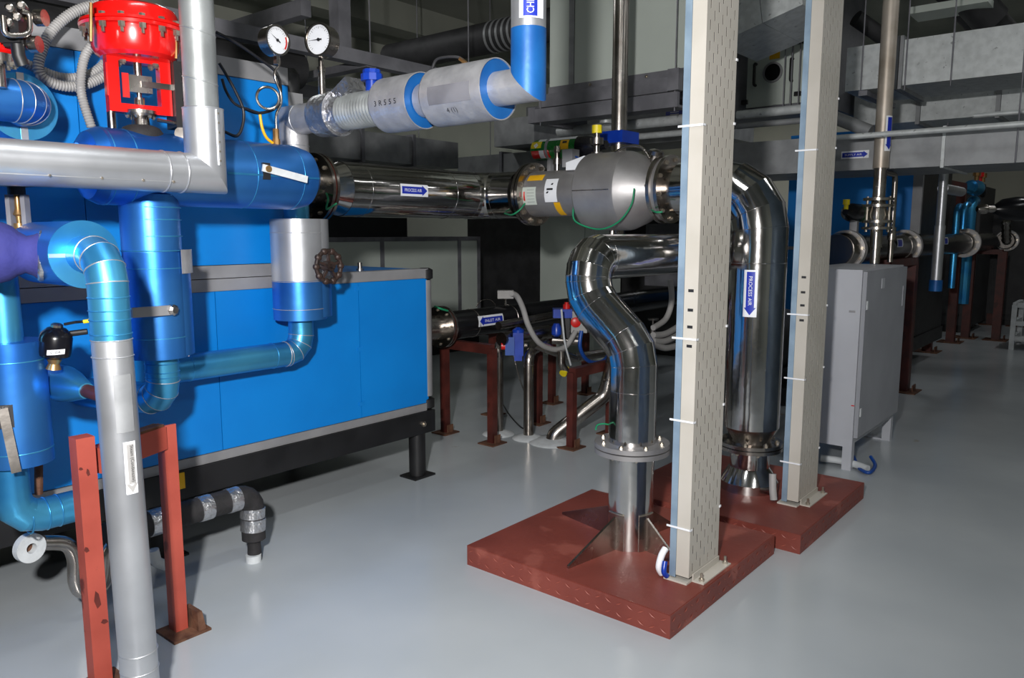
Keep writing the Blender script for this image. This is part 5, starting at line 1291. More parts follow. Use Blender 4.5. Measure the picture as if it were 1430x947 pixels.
obj('valve_body', M().lathe((VX, VYY, vz(319)), (0, 0, 1), [(0, vr * 0.9), (vz(300) - vz(319), vr * 1.3), (vz(279) - vz(319), vr * 0.8)], 24), 'steel2', vp)
for a in range(6):
    q = V((VX + math.cos(a * PI / 3 + .3) * fr_ * 0.82, VYY + math.sin(a * PI / 3 + .3) * fr_ * 0.82, 0))
    obj('stud', M().cyl((q.x, q.y, vz(324)), (q.x, q.y, vz(275)), 0.008, n=8), 'bolt', vp)
b0_ = PY(1232, 240, VYY); b1_ = PY(1250, 240, VYY); b2_ = PY(1244, 375, VYY)
obj('bypass_tube', M().tube([(VX, VYY, b0_.z), (b1_.x + 0.02, VYY - 0.0, b0_.z), (b1_.x + 0.02, VYY, cz1)], 0.022, 14, 0.06, 5), 'steel2', vp, 30)
obj('coupling', M().lathe((b1_.x + 0.02, VYY, vz(335)), (0, 0, 1), [(0, 0.032), (0.1, 0.032)], 14), 'steel2', vp)
nn = to_cam((VX, VYY, 2)); nn.z = 0; nn.normalize(); nn = Matrix.Rotation(0.9, 3, 'Z') @ nn
Wv = Wrap.__new__(Wrap); Wv.c = V((VX, VYY, PY(1240, 190, VYY).z)); Wv.n = nn; Wv.read = V((0, 0, -1)); Wv.up = nn.cross(V((0, 0, -1))); Wv.r = vr; Wv.along = 'u'
arrow_sticker(vp, Wv, 0.26, 0.07, '', 1)

# flanged dark pipe line running away
LYY = 2.0
q = PY(1300, 346, LYY); lr2 = rad(q, 31); LZ = PY(1265, 344, LYY).z
ln = thing('flanged_line', 'black polished pipe line with pale flanges, running away behind the cabinet', 'pipe', (8, LYY, LZ - lr2))
xs_ = PY(1150, 345, LYY).x
obj('cladding', M().lathe((xs_ + 0.3, LYY, LZ), (1, 0, 0), [(0, lr2), (13.5 - xs_ - 0.3, lr2)], 36), 'blacksteel', ln, 20)
def wfl(px, R, big=True):
    x = PY(px, 344, LYY).x
    flange(ln, (x, LYY, LZ), (1, 0, 0), R, lr2 * 0.9, 0.03, 0.012, 10, 'matte', 0.016, 'black')
    obj('neck', M().lathe((x - 0.22, LYY, LZ), (1, 0, 0), [(0, lr2 * 1.02), (0.05, lr2 * 1.12), (0.19, lr2 * 1.12)], 32), 'steel2', ln, 30)
for px, h in ((1182, 54), (1263, 46), (1347, 40), (1406, 29)):
    wfl(px, rad(PY(px, 344, LYY), h))
for px in (1237, 1304):
    x = PY(px, 342, LYY).x
    Ws = Wrap((x, LYY, LZ + 0.03), (-0.0, -1, 0.1), (1, 0, 0), lr2)
    sk = label_patch(ln, Ws, 0.2, 0.085, 'white', 'sticker', 'small white and blue sticker'); obj('arrow', slab(Ws, -0.08, 0.06, -0.03, 0.03, 0.003, 1, 4, None, None), 'blue', sk)
# gas bottle behind, over the line
GBY = LYY
q = PY(1190, 297, GBY); k = depth(q) / FPX
g2 = thing('gas_bottle', 'green gas bottle with a black shoulder and yellow cap, behind the far tray', 'gas bottle', (q.x, GBY, q.z - 13 * k))
e = V((1.0, 0.05, 0)).normalized()
obj('bracket', M().box((q.x + 0.05, GBY - 0.03, LZ + lr2 - 0.004), (q.x + 0.1, GBY + 0.03, q.z - 9 * k)), 'trim', g2)
obj('body', M().lathe(q + e * 0.1, e, [(0, 13 * k), (0.55, 13 * k), (0.6, 9 * k)], 28), 'green', g2, 40)
obj('shoulder', M().lathe(q - e * 0.22, e, [(0, 4 * k), (0.05, 6 * k), (0.12, 11 * k), (0.2, 13 * k), (0.32, 13 * k)], 28), 'bottleblack', g2, 40)
obj('band', M().lathe(q + e * 0.2, e, [(0, 13.3 * k), (0.06, 13.3 * k)], 28, False, False), 'white', g2)
obj('cap', M().lathe(q - e * 0.2 + V((0, 0, 10 * k)), (0, 0, 1), [(-10 * k, 3 * k), (0, 3 * k), (0, 4.5 * k), (7 * k, 4.5 * k)], 14), 'yellow', g2)

# red supports of the second line
zt2_ = LZ - lr2 - 0.01
stand([(8.48, 1.9), (7.5, 1.9)], zt2_, 'red support behind the grey cabinet', True, 0.1)
q0 = PY(1210, 368, 1.95)
for (a, b, dx, lab) in (((1308, 492), (1343, 479), 0, 'tall red frame left of the pale vertical drain, farther down the hall'), ((1360, 496), (1345, 470), 0, 'tall red frame under the third flange of the dark line'), ((1397, 490), (1404, 468), 0, 'red frame under the last flange at the right edge')):
    p = PZ(a[0], a[1], 0); p2 = PZ(b[0], b[1], 0)
    hi_ = 'under' not in lab
    lx_ = PY(1369 if a[0] < 1390 else 1400, 470, LYY).x
    stand([(p.x, p.y + 0.12), (p2.x, p2.y + 0.15)] if hi_ else [(lx_, LYY - 0.2), (lx_, LYY + 0.2)], 2.25 if hi_ else LZ - lr2 - 0.02, lab, True, 0.11)

# second blue machine
MX = 9.6
m0 = PX(1170, 300, MX); m1 = PX(1290, 300, MX)
su = thing('dehumidifier_unit', 'second blue panelled machine, far behind the grey cabinet', 'machine', (MX + 0.6, (m0.y + m1.y) / 2, 0.4))
ymid = PX(1272, 300, MX).y
obj('panel', M().box((MX, ymid, 1.42), (MX + 0.03, m0.y + 0.6, 2.75)), 'panel', su)
obj('panel', M().box((MX, ymid, 0.45), (MX + 0.03, m0.y + 0.6, 1.38)), 'panel', su)
obj('corner_post', M().box((MX - 0.005, ymid - 0.10, 0.45), (MX + 0.05, ymid - 0.002, 2.75)), 'trim', su)
obj('mid_rail', M().box((MX - 0.003, ymid, 1.381), (MX + 0.03, m0.y + 0.6, 1.419)), 'trim', su)
obj('casing', M().box((MX + 0.031, ymid - 0.08, 0.4), (MX + 1.6, m0.y + 0.6, 2.75)), 'black', su)
obj('base', M().box((MX - 0.003, ymid - 0.10, 0.24), (MX + 1.6, m0.y + 0.6, 0.399)), 'black', su)
for y in (ymid, m0.y + 0.4):
    obj('leg', M().box((MX + 0.05, y - 0.05, 0), (MX + 0.15, y + 0.05, 0.24)), 'black', su)
# pale vertical drain with blue sleeve end
PDY = 1.72
q = PY(1314, 300, PDY); k = depth(q) / FPX
def pz(y): return PY(1312, y, PDY).z
pd = thing('clad_drain', 'pale clad vertical pipe ending in a blue sleeve, beyond the dark line', 'pipe', (q.x, PDY, pz(405)))
obj('pipe', M().lathe((q.x, PDY, pz(392)), (0, 0, 1), [(0, 7 * k), (pz(315) - pz(392), 7 * k), (pz(315) - pz(392), 6 * k), (pz(240) - pz(392), 6 * k)], 24), 'sclad', pd)
obj('blue_sleeve', M().lathe((q.x, PDY, pz(405)), (0, 0, 1), [(0, 8.5 * k), (pz(390) - pz(405), 8.5 * k)], 24), 'bfilm', pd)
obj('branch', M().tube([(q.x, PDY, pz(262)), (q.x + 0.9, PDY, pz(262))], 7 * k, 20), 'sclad', pd)
# cyan pipes of the second machine
for (x, y0, y1, Y, w_, lab) in ((1337, 288, 400, 2.0, 9, 'thin cyan-clad vertical pipe left of the cyan cluster'), (1347, 285, 320, 1.9, 8, 'short cyan-clad pipe in the middle of the far cluster'), (1357, 280, 420, 2.25, 14, 'thicker cyan-clad vertical pipe right in the far cluster')):
    a = PY(x, y0, Y); b = PY(x, y1, Y)
    o = obj('clad_pipe', M().tube([(a.x + 0.25, Y, a.z), (a.x, Y, a.z), (a.x, Y, b.z)], rad(a, w_), 18, 0.15, 4), 'cclad', None, 20); tag(o, lab, 'pipe')
q = PY(1360, 262, 2.2); k = depth(q) / FPX
t = thing('clad_valve', 'cyan-clad valve body with brass fittings on top of the far red frame', 'valve', (q.x, q.y, q.z - 10 * k))
obj('body', M().lathe(q - V((0.3, 0, 0)), (1, 0, 0), [(0, 6 * k), (0.05, 9 * k), (0.25, 9 * k), (0.3, 11 * k), (0.5, 11 * k), (0.55, 7 * k)], 24), 'cclad', t)
for i, dx in enumerate((-0.15, 0.1, 0.35)):
    obj('fitting', M().lathe(q + V((dx, -0.05, 9 * k)), (0, 0, 1), [(0, 3 * k), (6 * k, 3 * k), (6 * k, 5 * k), (12 * k, 5 * k)], 10), 'brass' if i != 1 else 'red', t)
obj('handwheel', M().lathe(q + V((0.6, 0, -2 * k)), (0.3, -0.95, 0), [(0, 9 * k), (3 * k, 10 * k), (5 * k, 9 * k)], 20), 'black', t)
q = PY(1400, 292, 1.5); k = depth(q) / FPX
t = thing('dark_vessel', 'dark glossy horizontal vessel at the right edge above the flanged line', 'vessel', (q.x, q.y, q.z - 18 * k))
obj('shell', M().lathe(q - V((.64, -.77, 0)) * 0.1, (.64, -.77, 0), [(0, 6 * k), (0.1, 14 * k), (0.25, 17 * k), (1.4, 17 * k)], 32), 'bottleblack', t, 40)
obj('neck', M().lathe(q - V((.64, -.77, 0)) * 0.3, (.64, -.77, 0), [(0, 4 * k), (0.05, 7 * k), (0.1, 7 * k), (0.12, 5 * k), (0.22, 5 * k)], 20), 'steel2', t)
q = PY(1405, 330, 1.9)
o = obj('bellows_tube', M().tube([PY(1405, 308 + i * 3, 1.9) for i in range(11)], 0.06, 16, wave=0.12), 'steel2', None, 60); tag(o, 'short ribbed steel tube under the dark vessel', 'pipe')
rk = thing('darkening_box', 'plain dark box added to darken the background behind the far red frames', 'machine', (14.6, 3.4, 0))  # no real machine: dark box added to fill and darken the background
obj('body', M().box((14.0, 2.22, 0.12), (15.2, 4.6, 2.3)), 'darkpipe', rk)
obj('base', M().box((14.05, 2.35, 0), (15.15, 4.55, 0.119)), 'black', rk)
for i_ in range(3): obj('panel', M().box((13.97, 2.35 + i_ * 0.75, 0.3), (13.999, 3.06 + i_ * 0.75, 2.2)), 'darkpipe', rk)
rk2 = thing('darkening_box', 'low dark box added to darken the far wall behind the dark vessel', 'machine', (16.2, 0.6, 0))  # second added box, keeps the lower far wall dark
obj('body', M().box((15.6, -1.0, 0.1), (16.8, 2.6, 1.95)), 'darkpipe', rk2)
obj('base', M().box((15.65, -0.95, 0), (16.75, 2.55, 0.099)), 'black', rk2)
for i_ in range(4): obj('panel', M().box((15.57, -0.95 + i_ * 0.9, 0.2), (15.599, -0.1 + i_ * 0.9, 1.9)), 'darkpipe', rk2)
obj('hanger', M().cyl((PDX := PY(1314, 300, PDY).x, PDY, pz(241)), (PDX, PDY, 4.6), 0.01, n=8), 'ahud', pd)
# white cage
q = PZ(1408, 488, 0.0)
t = thing('white_crate', 'pale open-sided trolley with coiled hoses at the right edge', 'trolley', (q.x + 0.25, q.y - 0.3, 0))
k = depth(q) / FPX
for dx in (0, 0.7):
    for dy in (0, -0.9):
        obj('post', M().box((q.x + dx, q.y + dy - 0.06, 0), (q.x + dx + 0.06, q.y + dy, 62 * k)), 'cement', t)
for z in (13 * k, 34 * k, 59 * k):
    obj('rail', M().box((q.x, q.y - 0.899, z), (q.x + 0.06, q.y - 0.061, z + 0.06)).box((q.x + 0.061, q.y - 0.05, z), (q.x + 0.69, q.y, z + 0.06)), 'cement', t)
obj('tray', M().box((q.x + 0.061, q.y - 0.89, 11 * k), (q.x + 0.69, q.y - 0.061, 12.5 * k)), 'cement', t)
for i in range(3):
    obj('hose_coil', M().torus((q.x + 0.3, q.y - 0.3 - 0.15 * i, 35 * k), (0, 1, 0), 0.17, 0.04, 20, 8), 'plast', t)
# ================================================================== OVERHEAD AND BEHIND
def rods(t, pts, z0, z1):
    for x, y in pts: obj('hanger_rod', M().cyl((x, y, z0), (x, y, z1), 0.0055, n=8), 'ahud', t)
# big pale air unit hanging over the filter
UX = 6.0
ya = PX(768, 60, UX).y; yb_ = PX(958, 60, UX).y
zb0 = PX(850, 112, UX).z
au = thing('air_handling_unit', 'large pale panelled air unit hung under the ceiling, behind the rising pipe', 'air unit', (UX + 0.7, (ya + yb_) / 2, zb0))
ym = PX(802, 60, UX).y
obj('panel', M().box((UX, yb_, zb0 + 0.01), (UX + 0.03, ym - 0.003, 4.4)), 'ahu', au)
obj('panel', M().box((UX, ym + 0.06, zb0 + 0.01), (UX + 0.03, ya, 4.4)), 'ahu', au)
obj('post', M().box((UX - 0.004, ym, zb0 + 0.01), (UX + 0.03, ym + 0.057, 4.4)), 'galvd', au)
obj('casing', M().box((UX + 0.031, yb_, zb0 + 0.01), (UX + 0.75, ya, 4.4)), 'ahu', au)
obj('base_rail', M().box((UX - 0.02, yb_ - 0.0, zb0 - 0.06), (UX + 0.75, ya, zb0 + 0.009)), 'ahud', au)
for y_ in (PX(905, 95, UX).y, PX(826, 115, UX).y):
    bolt(au, (UX - 0.02, y_, zb0 - 0.02), (-1, 0, 0), 0.014)
cf = thing('carrier_frame', 'steel channel frame carrying the large pale air unit', 'frame', (UX, (ya + yb_) / 2, zb0 - 0.3))
zc1 = PX(850, 128, UX - 0.15).z; 
obj('channel', M().box((UX - 0.16, yb_ - 0.02, zb0 - 0.32), (UX - 0.12, ya + 0.05, zb0 - 0.20)).box((UX - 0.12, yb_ - 0.02, zb0 - 0.32), (UX + 0.04, ya + 0.05, zb0 - 0.30)), 'ahud', cf)
obj('channel', M().box((UX - 0.10, yb_ - 0.02, zb0 - 0.18), (UX - 0.02, ya + 0.05, zb0 - 0.065)), 'ahud', cf)
obj('channel', M().box((UX + 0.6, yb_ - 0.02, zb0 - 0.18), (UX + 0.68, ya + 0.05, zb0 - 0.065)), 'ahud', cf)
obj('channel', M().box((UX - 0.16, ya + 0.051, zb0 - 0.32), (UX + 0.7, ya + 0.13, zb0 - 0.18)), 'ahud', cf)
hb = PX(945, 98, UX - 0.12)
obj('hanger_block', M().box((UX - 0.18, hb.y - 0.05, zb0 - 0.19), (UX - 0.104, hb.y + 0.05, zb0 - 0.02)), 'ahud', cf)
rods(cf, [(UX - 0.14, hb.y), (UX - 0.14, ya + 0.0)], zb0 - 0.35, 4.6)

# dark angle frame above the blue machine
zf = PY(300, 35, 5.0).z
af = thing('angle_frame', 'dark grey angle iron platform frame hung above the blue machine', 'frame', (3.5, 5.6, zf - 0.15))
xr = PY(640, 92, 5.0).x
obj('beam', M().box((1.2, 5.0, zf - 0.05), (xr + 0.3, 5.02, zf + 0.05)).box((1.2, 5.02, zf - 0.05), (xr + 0.3, 5.10, zf - 0.035)), 'ahud', af)
obj('beam', M().box((1.2, 6.6, zf - 0.06), (xr + 0.3, 6.7, zf + 0.06)), 'ahud', af)
for px, ang in ((515, 72),):
    x = PY(px, ang, 5.05).x
    obj('cross_beam', M().box((x - 0.05, 5.021, zf - 0.06), (x + 0.05, 6.6, zf + 0.0)), 'ahud', af)
obj('cross_beam', M().box((2.3, 5.021, zf - 0.06), (2.4, 6.6, zf + 0.0)), 'ahud', af)
obj('post', M().box((PY(476, 30, 5.2).x - 0.06, 5.15, zf + 0.0), (PY(476, 30, 5.2).x + 0.06, 5.27, 4.6)), 'ahud', af)
rods(af, [(PY(520, 50, 5.0).x, 5.03)], zf - 0.35, 4.6)
rods(af, [(xr + 0.2, 5.06), (1.3, 5.06)], zf, 4.6)
obj('upper_beam', M().box((PY(420, 10, 5.6).x, 5.6, PY(420, 12, 5.6).z - 0.05), (PY(420, 10, 5.6).x + 0.10, 8.0, PY(420, 12, 5.6).z + 0.08)), 'ahud', af)
# sloping dark lagged duct pieces
q = PY(350, 85, 5.3)
o = obj('lagged_pipe', M().lathe((1.2, 5.35, q.z), (1, 0, 0), [(0, 0.14), (2.6, 0.14)], 24), 'darkpipe'); tag(o, 'dark lagged pipe level above the top rail of the blue machine', 'pipe')
q = PX(640, 70, 6.4)
o = obj('lagged_pipe', M().lathe((6.4, PX(545, 62, 6.4).y, PX(640, 62, 6.4).z), (0, -1, 0), [(0, 0.16), (PX(545, 62, 6.4).y - ya - 0.002, 0.16)], 28), 'darkpipe'); tag(o, 'thick dark lagged pipe high up left of the chilled water sleeve', 'pipe')
for i in range(5):
    p_ = 690 + i * 8
    band(o, (6.4, PX(p_, 62, 6.4).y, PX(640, 62, 6.4).z), (0, 1, 0), 0.16, 0.03, 0.004, 'galvd')
# beige upper wall behind, on the left
# galvanised ducts behind the process pipe
def duct(axis, a0, a1, b0, b1, z0, z1, label, m_='galvd', seams=3):
    t = thing('air_duct', label, 'duct', ((a0 + a1) / 2 if axis == 'x' else (b0 + b1) / 2, (b0 + b1) / 2 if axis == 'x' else (a0 + a1) / 2, z0))
    n = seams + 1
    for i in range(n):
        s0 = a0 + (a1 - a0) * i / n + 0.004; s1 = a0 + (a1 - a0) * (i + 1) / n - 0.004
        bx = ((s0, b0, z0), (s1, b1, z1)) if axis == 'x' else ((b0, s0, z0), (b1, s1, z1))
        obj('duct_section', M().box(*bx), m_, t)
        if i:
            c = a0 + (a1 - a0) * i / n
            bx = ((c - 0.02, b0 - 0.025, z0 - 0.025), (c + 0.02, b1 + 0.025, z1 + 0.025)) if axis == 'x' else ((b0 - 0.025, c - 0.02, z0 - 0.025), (b1 + 0.025, c + 0.02, z1 + 0.025))
            obj('flange', M().box(*bx), 'ahud', t)
    return t
YD = 6.4
pa = PY(470, 178, YD); pb = PY(470, 220, YD); pc = PY(640, 200, YD)
td = duct('x', pa.x - 0.4, pc.x, YD, YD + 0.9, pb.z, pa.z, 'grey galvanised duct level above the horizontal process pipe', 'galvd', 2)
rods(td, [(pa.x, YD + 0.45), (pc.x - 0.2, YD + 0.45)], pa.z - 0.02, 4.6)
XD = 7.2
pa = PX(655, 217, XD); pb = PX(740, 255, XD)
td = duct('y', pb.y - 0.3, pa.y + 0.2, XD, XD + 0.8, PX(700, 252, XD).z, PX(700, 215, XD).z, 'short dull duct just above the bend of the process pipe', 'galvd', 1)
rods(td, [(XD + 0.4, pa.y)], PX(700, 216, XD).z, 4.6)
# support shelf and boxes around (690-770, 130-200)
XE = 6.9
pa = PX(690, 160, XE); pb = PX(746, 200, XE)
q = M().box((XE, pb.y, PX(715, 203, XE).z), (XE + 0.7, pa.y, PX(715, 165, XE).z))
o = obj('plenum_box', q, 'galvd'); tag(o, 'pale plenum box behind the mitred blue sleeve', 'duct')
XG = 9.0
bu = thing('duct_casing', 'pale casing in the shadow behind the gas bottle', 'casing', PX(850, 205, XG + 0.4))
rods(bu, [(XG + 0.4, PX(760, 150, XG).y), (XG + 0.4, PX(990, 150, XG).y)], PX(850, 140, XG).z, 4.6)
o = obj('body', M().box((XG, PX(1015, 180, XG).y, PX(850, 205, XG).z), (XG + 0.8, PX(735, 150, XG).y, PX(850, 135, XG).z)), 'galvd', bu)
# pipes below the air unit
for (y0_, Y0_, px0, px1, w_, lab, X_p) in ((172, 0, 780, 1010, 13, 'grey level pipe behind the gas bottle valve', 6.5), (190, 0, 800, 1010, 8, 'thin grey level pipe just above the filter drum', 6.6)):
    a = PX(px0, y0_ + 6, X_p); b = PX(px1, y0_ - 6, X_p)
    o = obj('service_pipe', M().lathe((X_p, a.y, PX(900, y0_, X_p).z), (0, -1, 0), [(0, rad(a, w_)), (a.y - b.y, rad(a, w_))], 20), 'galv'); tag(o, lab, 'pipe')
q = PX(933, 160, 7.0)
o = obj('sign', M().box((8.985, PX(955, 157, 8.99).y, PX(940, 163, 8.99).z), (9.0, PX(930, 159, 8.99).y, PX(940, 154, 8.99).z)), 'blue'); tag(o, 'small blue sign on the pale casing left of the near tray top', 'sign')
for zz, tx_ in ((0.025, 'COOL WATER'), (-0.02, 'SUPPLY LINE')):
    pass
Wq = Wrap((8.984, (PX(955, 157, 8.99).y + PX(930, 159, 8.99).y) / 2, (PX(940, 163, 8.99).z + PX(940, 154, 8.99).z) / 2), (-1, 0, 0), (0, -1, 0))
for v_ in (0.013, -0.013):
    obj('print_line', slab(Wq, -0.06, 0.06, v_ - 0.005, v_ + 0.005, 0.001, 1, 1), 'white', o)
# brackets and hanger pipes under the frame
for px in (763, 846):
    q = PX(px, 163, 6.2)
    o = obj('pipe_stub', M().lathe((6.2, q.y, q.z - 0.06), (0, 0, 1), [(0, 0.06), (0.22, 0.06)], 16), 'galv'); tag(o, 'short grey pipe stub hanging under the air unit frame, %s the stainless riser' % ('left, away from' if px < 800 else 'right beside'), 'pipe')
# pale panel units in the shade behind the blue machine
YP = 7.2
a = PY(440, 330, YP); b = PY(668, 330, YP)
pu = thing('panel_unit', 'pale grey-green panelled unit in the shade behind the blue machine end', 'air unit', ((a.x + b.x) / 2, YP + 0.5, 0.2))
xs2 = [a.x - 1.2, PY(440, 330, YP).x - 0.2, PY(533, 330, YP).x, PY(641, 330, YP).x, b.x]
zt3 = PY(600, 331, YP).z
for i in range(4):
    obj('panel', M().box((xs2[i] + 0.03, YP, 0.28), (xs2[i + 1] - 0.03, YP + 0.03, zt3 - 0.05)), 'ahu', pu)
    obj('post', M().box((xs2[i + 1] - 0.029, YP - 0.01, 0.22), (xs2[i + 1] + 0.029, YP + 0.03, zt3)), 'ahud', pu)
obj('top_rail', M().box((xs2[0], YP - 0.008, zt3 - 0.049), (xs2[4] - 0.03, YP + 0.03, zt3)), 'ahud', pu)
obj('casing', M().box((xs2[0], YP + 0.031, 0.2), (xs2[4], YP + 1.2, zt3)), 'ahud', pu)
obj('base', M().box((xs2[0], YP, 0), (xs2[4], YP + 1.1, 0.199)), 'black', pu)
# dark services above that unit
o = obj('pipe_rack', M().box((3.6, 7.5, zt3), (6.9, 8.3, zt3 + 0.3)), 'black'); tag(o, 'black equipment shelf above the pale panelled unit', 'equipment')
# pale cabinet between (755-830)
XC = 8.0
a = PX(755, 340, XC); b = PX(831, 340, XC)
pc_ = thing('tall_cabinet', 'tall pale cabinet standing in the shade below the filter', 'cabinet', (XC + 0.3, (a.y + b.y) / 2, 0))
obj('body', M().box((XC, b.y, 0.0), (XC + 0.6, a.y, 1.86)), 'ahu', pc_)
obj('door', M().box((XC - 0.02, b.y + 0.15, 0.05), (XC - 0.001, a.y - 0.01, 1.82)), 'ahu', pc_)
# dark machine bulk in the middle distance
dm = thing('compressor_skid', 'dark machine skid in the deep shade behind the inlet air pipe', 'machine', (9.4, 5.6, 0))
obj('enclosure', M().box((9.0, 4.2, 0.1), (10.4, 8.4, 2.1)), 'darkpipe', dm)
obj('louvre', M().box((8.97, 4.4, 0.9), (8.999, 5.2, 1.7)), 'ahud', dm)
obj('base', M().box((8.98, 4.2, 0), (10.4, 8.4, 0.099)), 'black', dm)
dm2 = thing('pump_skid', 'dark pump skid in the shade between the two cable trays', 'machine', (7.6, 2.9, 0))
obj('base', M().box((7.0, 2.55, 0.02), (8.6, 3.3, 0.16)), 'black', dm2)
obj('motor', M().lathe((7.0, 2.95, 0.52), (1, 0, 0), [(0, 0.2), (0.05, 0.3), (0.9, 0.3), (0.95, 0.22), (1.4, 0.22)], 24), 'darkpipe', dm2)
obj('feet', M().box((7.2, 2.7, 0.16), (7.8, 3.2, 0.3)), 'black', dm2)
# air unit with a porthole door, between the trays
PX_ = 7.6
ya2 = PX(1036, 90, PX_).y; yb2 = PX(1135, 90, PX_).y
zlo = PX(1080, 152, PX_).z
pu2 = thing('air_handling_unit', 'pale air unit with a round porthole in its door, seen between the two trays', 'air unit', (PX_ + 0.6, (ya2 + yb2) / 2, zlo))
obj('casing', M().box((PX_, yb2 - 0.1, zlo), (PX_ + 1.2, ya2 + 0.6, 4.3)), 'ahud', pu2)
dy0 = PX(1106, 90, PX_).y; dy1 = PX(1046, 90, PX_).y
dd_ = obj('door', M().box((PX_ - 0.03, dy0, zlo + 0.03), (PX_ - 0.001, dy1, 4.2)), 'ahu', pu2)
pq = PX(1079, 101, PX_ - 0.04); pr2 = rad(pq, 23)
obj('porthole_frame', M().ring((PX_ - 0.031, pq.y, pq.z), (-1, 0, 0), pr2, pr2 * 1.22, 0.02, 36), 'trim', dd_)
obj('porthole', M().lathe((PX_ - 0.031, pq.y, pq.z), (-1, 0, 0), [(0, pr2), (0.006, pr2)], 36), 'darkglass', dd_)
for px, py in ((1054, 104), (1105, 97)):
    h = PX(px, py, PX_ - 0.06)
    obj('handle', M().tube([(PX_ - 0.03, h.y, h.z - 0.1), (PX_ - 0.075, h.y, h.z - 0.1), (PX_ - 0.075, h.y, h.z + 0.1), (PX_ - 0.03, h.y, h.z + 0.1)], 0.014, 10, 0.02, 3), 'black', dd_)
lb = PX(1082, 77, PX_ - 0.03)
obj('warning_label', M().box((PX_ - 0.034, lb.y - 0.05, lb.z - 0.035), (PX_ - 0.03, lb.y + 0.05, lb.z + 0.035)), 'amber', dd_)
for px, py in ((1118, 58), (1114, 131), (1040, 143)):
    h = PX(px, py, PX_ - 0.04)
    obj('latch', M().box((PX_ - 0.06, h.y - 0.03, h.z - 0.02), (PX_ - 0.03, h.y + 0.03, h.z + 0.02)), 'black', dd_)
obj('side_panel', M().box((PX_ - 0.028, PX(1131, 90, PX_).y, zlo + 0.03), (PX_ - 0.001, dy0 - 0.02, 4.2)), 'ahu', pu2)
rods(pu2, [(PX_ - 0.25, PX(1096, 90, PX_ - .25).y), (PX_ - 0.25, PX(1106, 90, PX_ - .25).y), (PX_ - 0.25, PX(1117, 90, PX_ - .25).y)], zlo - 0.1, 4.6)
bl = PX(1080, 47, PX_ - 0.05)
o = obj('blue_sheet', M().add([PX(1066, 55, PX_ - .05), PX(1096, 50, PX_ - .05), PX(1097, 39, PX_ - .05), PX(1083, 43, PX_ - .05)], [(0, 1, 2, 3)]).add([p + V((0.006, 0, 0)) for p in (PX(1066, 55, PX_ - .05), PX(1096, 50, PX_ - .05), PX(1097, 39, PX_ - .05), PX(1083, 43, PX_ - .05))], [(3, 2, 1, 0)]), 'bfilm'); o.parent = dd_; o.location = o.location - WL[dd_.name]; 
# duct sloping top, right of the near tray
XT = 5.9
a = PX(1040, 35, XT); b = PX(1120, 0, XT)
d0, d1 = PX(1000, 62, XT), PX(1121, 6, XT)
t = thing('air_duct', 'galvanised duct sloping up to the ceiling just right of the near tray', 'duct', (XT + 0.4, d0.y, d0.z))
dm_ = d0.lerp(d1, 0.55); hv = V((0, 0.1, 0.62))
for a, b in ((d0, dm_), (dm_ + (d1 - d0) * 0.006, d1)):
    obj('duct_section', M().prism([a, b, b + hv, a + hv], (0.8, 0, 0)), 'galv', t)
rods(t, [(XT + 0.4, d0.y - 0.05)], d0.z + 0.3, 4.6)
# galvanised pipe below the porthole unit
XQ = 6.6
for (py, w_, mt_, lab) in ((156, 12, 'galv', 'galvanised pipe level under the porthole door'), (172, 8, 'galvd', 'thin grey rail level under the porthole door')):
    a = PX(1030, py + 4, XQ); b = PX(1135, py - 4, XQ)
    o = obj('service_pipe', M().lathe((XQ, a.y, PX(1080, py, XQ).z), (0, -1, 0), [(0, rad(a, w_)), (a.y - b.y, rad(a, w_))], 20), mt_); tag(o, lab, 'pipe')
# two big ducts on the right
XR = 7.0
zt5 = PX(1190, 66, XR).z; zb5 = PX(1190, 127, XR).z
ys = PX(1182, 90, XR).y; ye = PX(1430, 90, XR).y - 1.5
rd = thing('air_duct', 'bright galvanised rectangular duct high on the right behind the steel riser', 'duct', (XR + 0.4, (ys + ye) / 2, zb5))
yj = PX(1256, 90, XR).y
obj('duct_section', M().box((XR, yj + 0.03, zb5), (XR + 0.75, ys, zt5)), 'galv', rd)
obj('duct_section', M().box((XR, ye, zb5), (XR + 0.75, yj - 0.03, zt5)), 'galv', rd)
for d_ in (-0.028, 0.004):
    obj('flange', M().box((XR - 0.03, yj + d_, zb5 - 0.03), (XR + 0.78, yj + d_ + 0.024, zt5 + 0.03)), 'galvd', rd)
rods(rd, [(XR - 0.06, PX(1207, 90, XR).y), (XR - 0.06, PX(1270, 60, XR).y), (XR - 0.06, PX(1335, 45, XR).y)], zb5 - 0.05, 4.6)
obj('carrier', M().box((XR - 0.08, PX(1215, 130, XR).y, zb5 - 0.06), (XR + 0.8, PX(1203, 130, XR).y, zb5 - 0.02)), 'ahud', rd)
XS = 8.4
zt6 = PX(1250, 118, XS).z; zb6 = PX(1250, 172, XS).z
r2d = thing('air_duct', 'grey galvanised duct on the right, below and behind the bright one', 'duct', (XS + 0.4, (ys + ye) / 2, zb6))
yj2 = [PX(1190, 150, XS).y, PX(1283, 150, XS).y, PX(1394, 150, XS).y, PX(1430, 150, XS).y - 1.5]
for i in range(3):
    obj('duct_section', M().box((XS, yj2[i + 1] + 0.02, zb6), (XS + 0.8, yj2[i] - 0.02, zt6)), 'galv', r2d)
    if i: obj('flange', M().box((XS - 0.03, yj2[i] - 0.018, zb6 - 0.03), (XS + 0.83, yj2[i] + 0.018, zt6 + 0.03)), 'galvd', r2d)
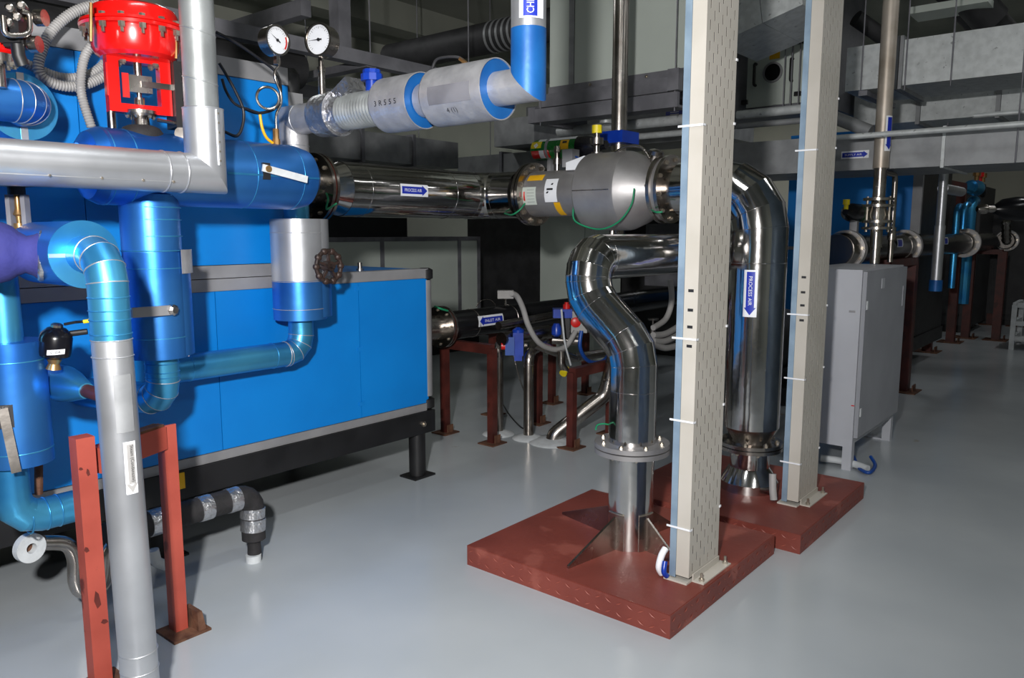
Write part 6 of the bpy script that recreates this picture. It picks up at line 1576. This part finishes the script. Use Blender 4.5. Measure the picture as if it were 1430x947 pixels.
# service pipes over the lowest duct
XV = 6.5
for (pya, pyb, w_, X_p, lab) in ((188, 172, 8, 6.3, 'grey pipe level just above the lowest big duct'), (172, 156, 6, 6.9, 'thinner grey pipe level above the other, right of the steel riser')):
    a = PX(1240, pya, X_p); b = PX(1430, pyb, X_p)
    o = obj('service_pipe', M().lathe((X_p, a.y + (0.6 if w_ == 8 else -0.6), (a.z + b.z) / 2), (0, -1, 0), [(0, rad(a, w_)), (a.y - b.y + 1.5, rad(a, w_))], 16), 'galv'); tag(o, lab, 'pipe')
o = obj('service_pipe', M().tube([PX(1150, 158, 6.52), PX(1216, 184, 6.5)], 0.05, 20), 'galvd'); tag(o, 'stubby grey pipe slanting down between the far tray and the steel riser', 'pipe')
XW = 6.6
zt7 = PX(1190, 188, XW).z; zb7 = PX(1190, 238, XW).z
yw0 = PX(1030, 210, XW).y + 0.5; yw1 = PX(1430, 210, XW).y - 1.5
r3d = thing('air_duct', 'long dull grey duct, lowest and nearest, crossing behind both trays', 'duct', (XW + 0.4, (yw0 + yw1) / 2, zb7))
yj3 = PX(1318, 200, XW).y
obj('duct_section', M().box((XW, yj3 + 0.012, zb7), (XW + 0.9, yw0, zt7)), 'galvd', r3d)
obj('duct_section', M().box((XW, yw1, zb7), (XW + 0.9, yj3 - 0.012, zt7)), 'galvd', r3d)
obj('flange', M().box((XW - 0.012, yj3 - 0.011, zb7 - 0.012), (XW + 0.91, yj3 + 0.011, zt7 + 0.012)), 'galv', r3d)
Wz = Wrap((XW, PX(1194, 216, XW).y, PX(1194, 216, XW).z), (-1, 0, 0), (0, -1, 0))
arrow_sticker(r3d, Wz, 0.21, 0.06, 'SUPPLY AIR', 1)
rods(r3d, [(XW - 0.05, PX(1424, 170, XW).y)], zb7, 4.6)
# lagged pipe upper right and light beam
o = obj('lagged_pipe', M().tube([PX(1330, -20, 8.5), PX(1405, 60, 9.4)], 0.17, 24), 'darkpipe'); tag(o, 'dark lagged pipe slanting across the top right ceiling', 'pipe')
o = obj('lagged_pipe', M().tube([PX(1345, -15, 8.2), PX(1376, 20, 8.4), PX(1385, 30, 8.45)], 0.15, 24), 'darkpipe'); tag(o, 'short grey lagged elbow in front of the slanting dark pipe', 'pipe')
XK = 8.0
o = obj('cable_ladder', M().box((XK, PX(1380, 0, XK).y, PX(1300, 10, XK).z - 0.03), (XK + 0.35, PX(1270, 6, XK).y, PX(1300, 10, XK).z + 0.03)), 'ahu'); tag(o, 'pale flat cable ladder under the ceiling at top right', 'cable ladder')
o = obj('lagged_pipe', M().tube([PX(1195, 25, 7.6), PX(1248, 62, 7.9)], 0.07, 16), 'darkpipe'); tag(o, 'thin dark pipe slanting down behind the steel riser top', 'pipe')
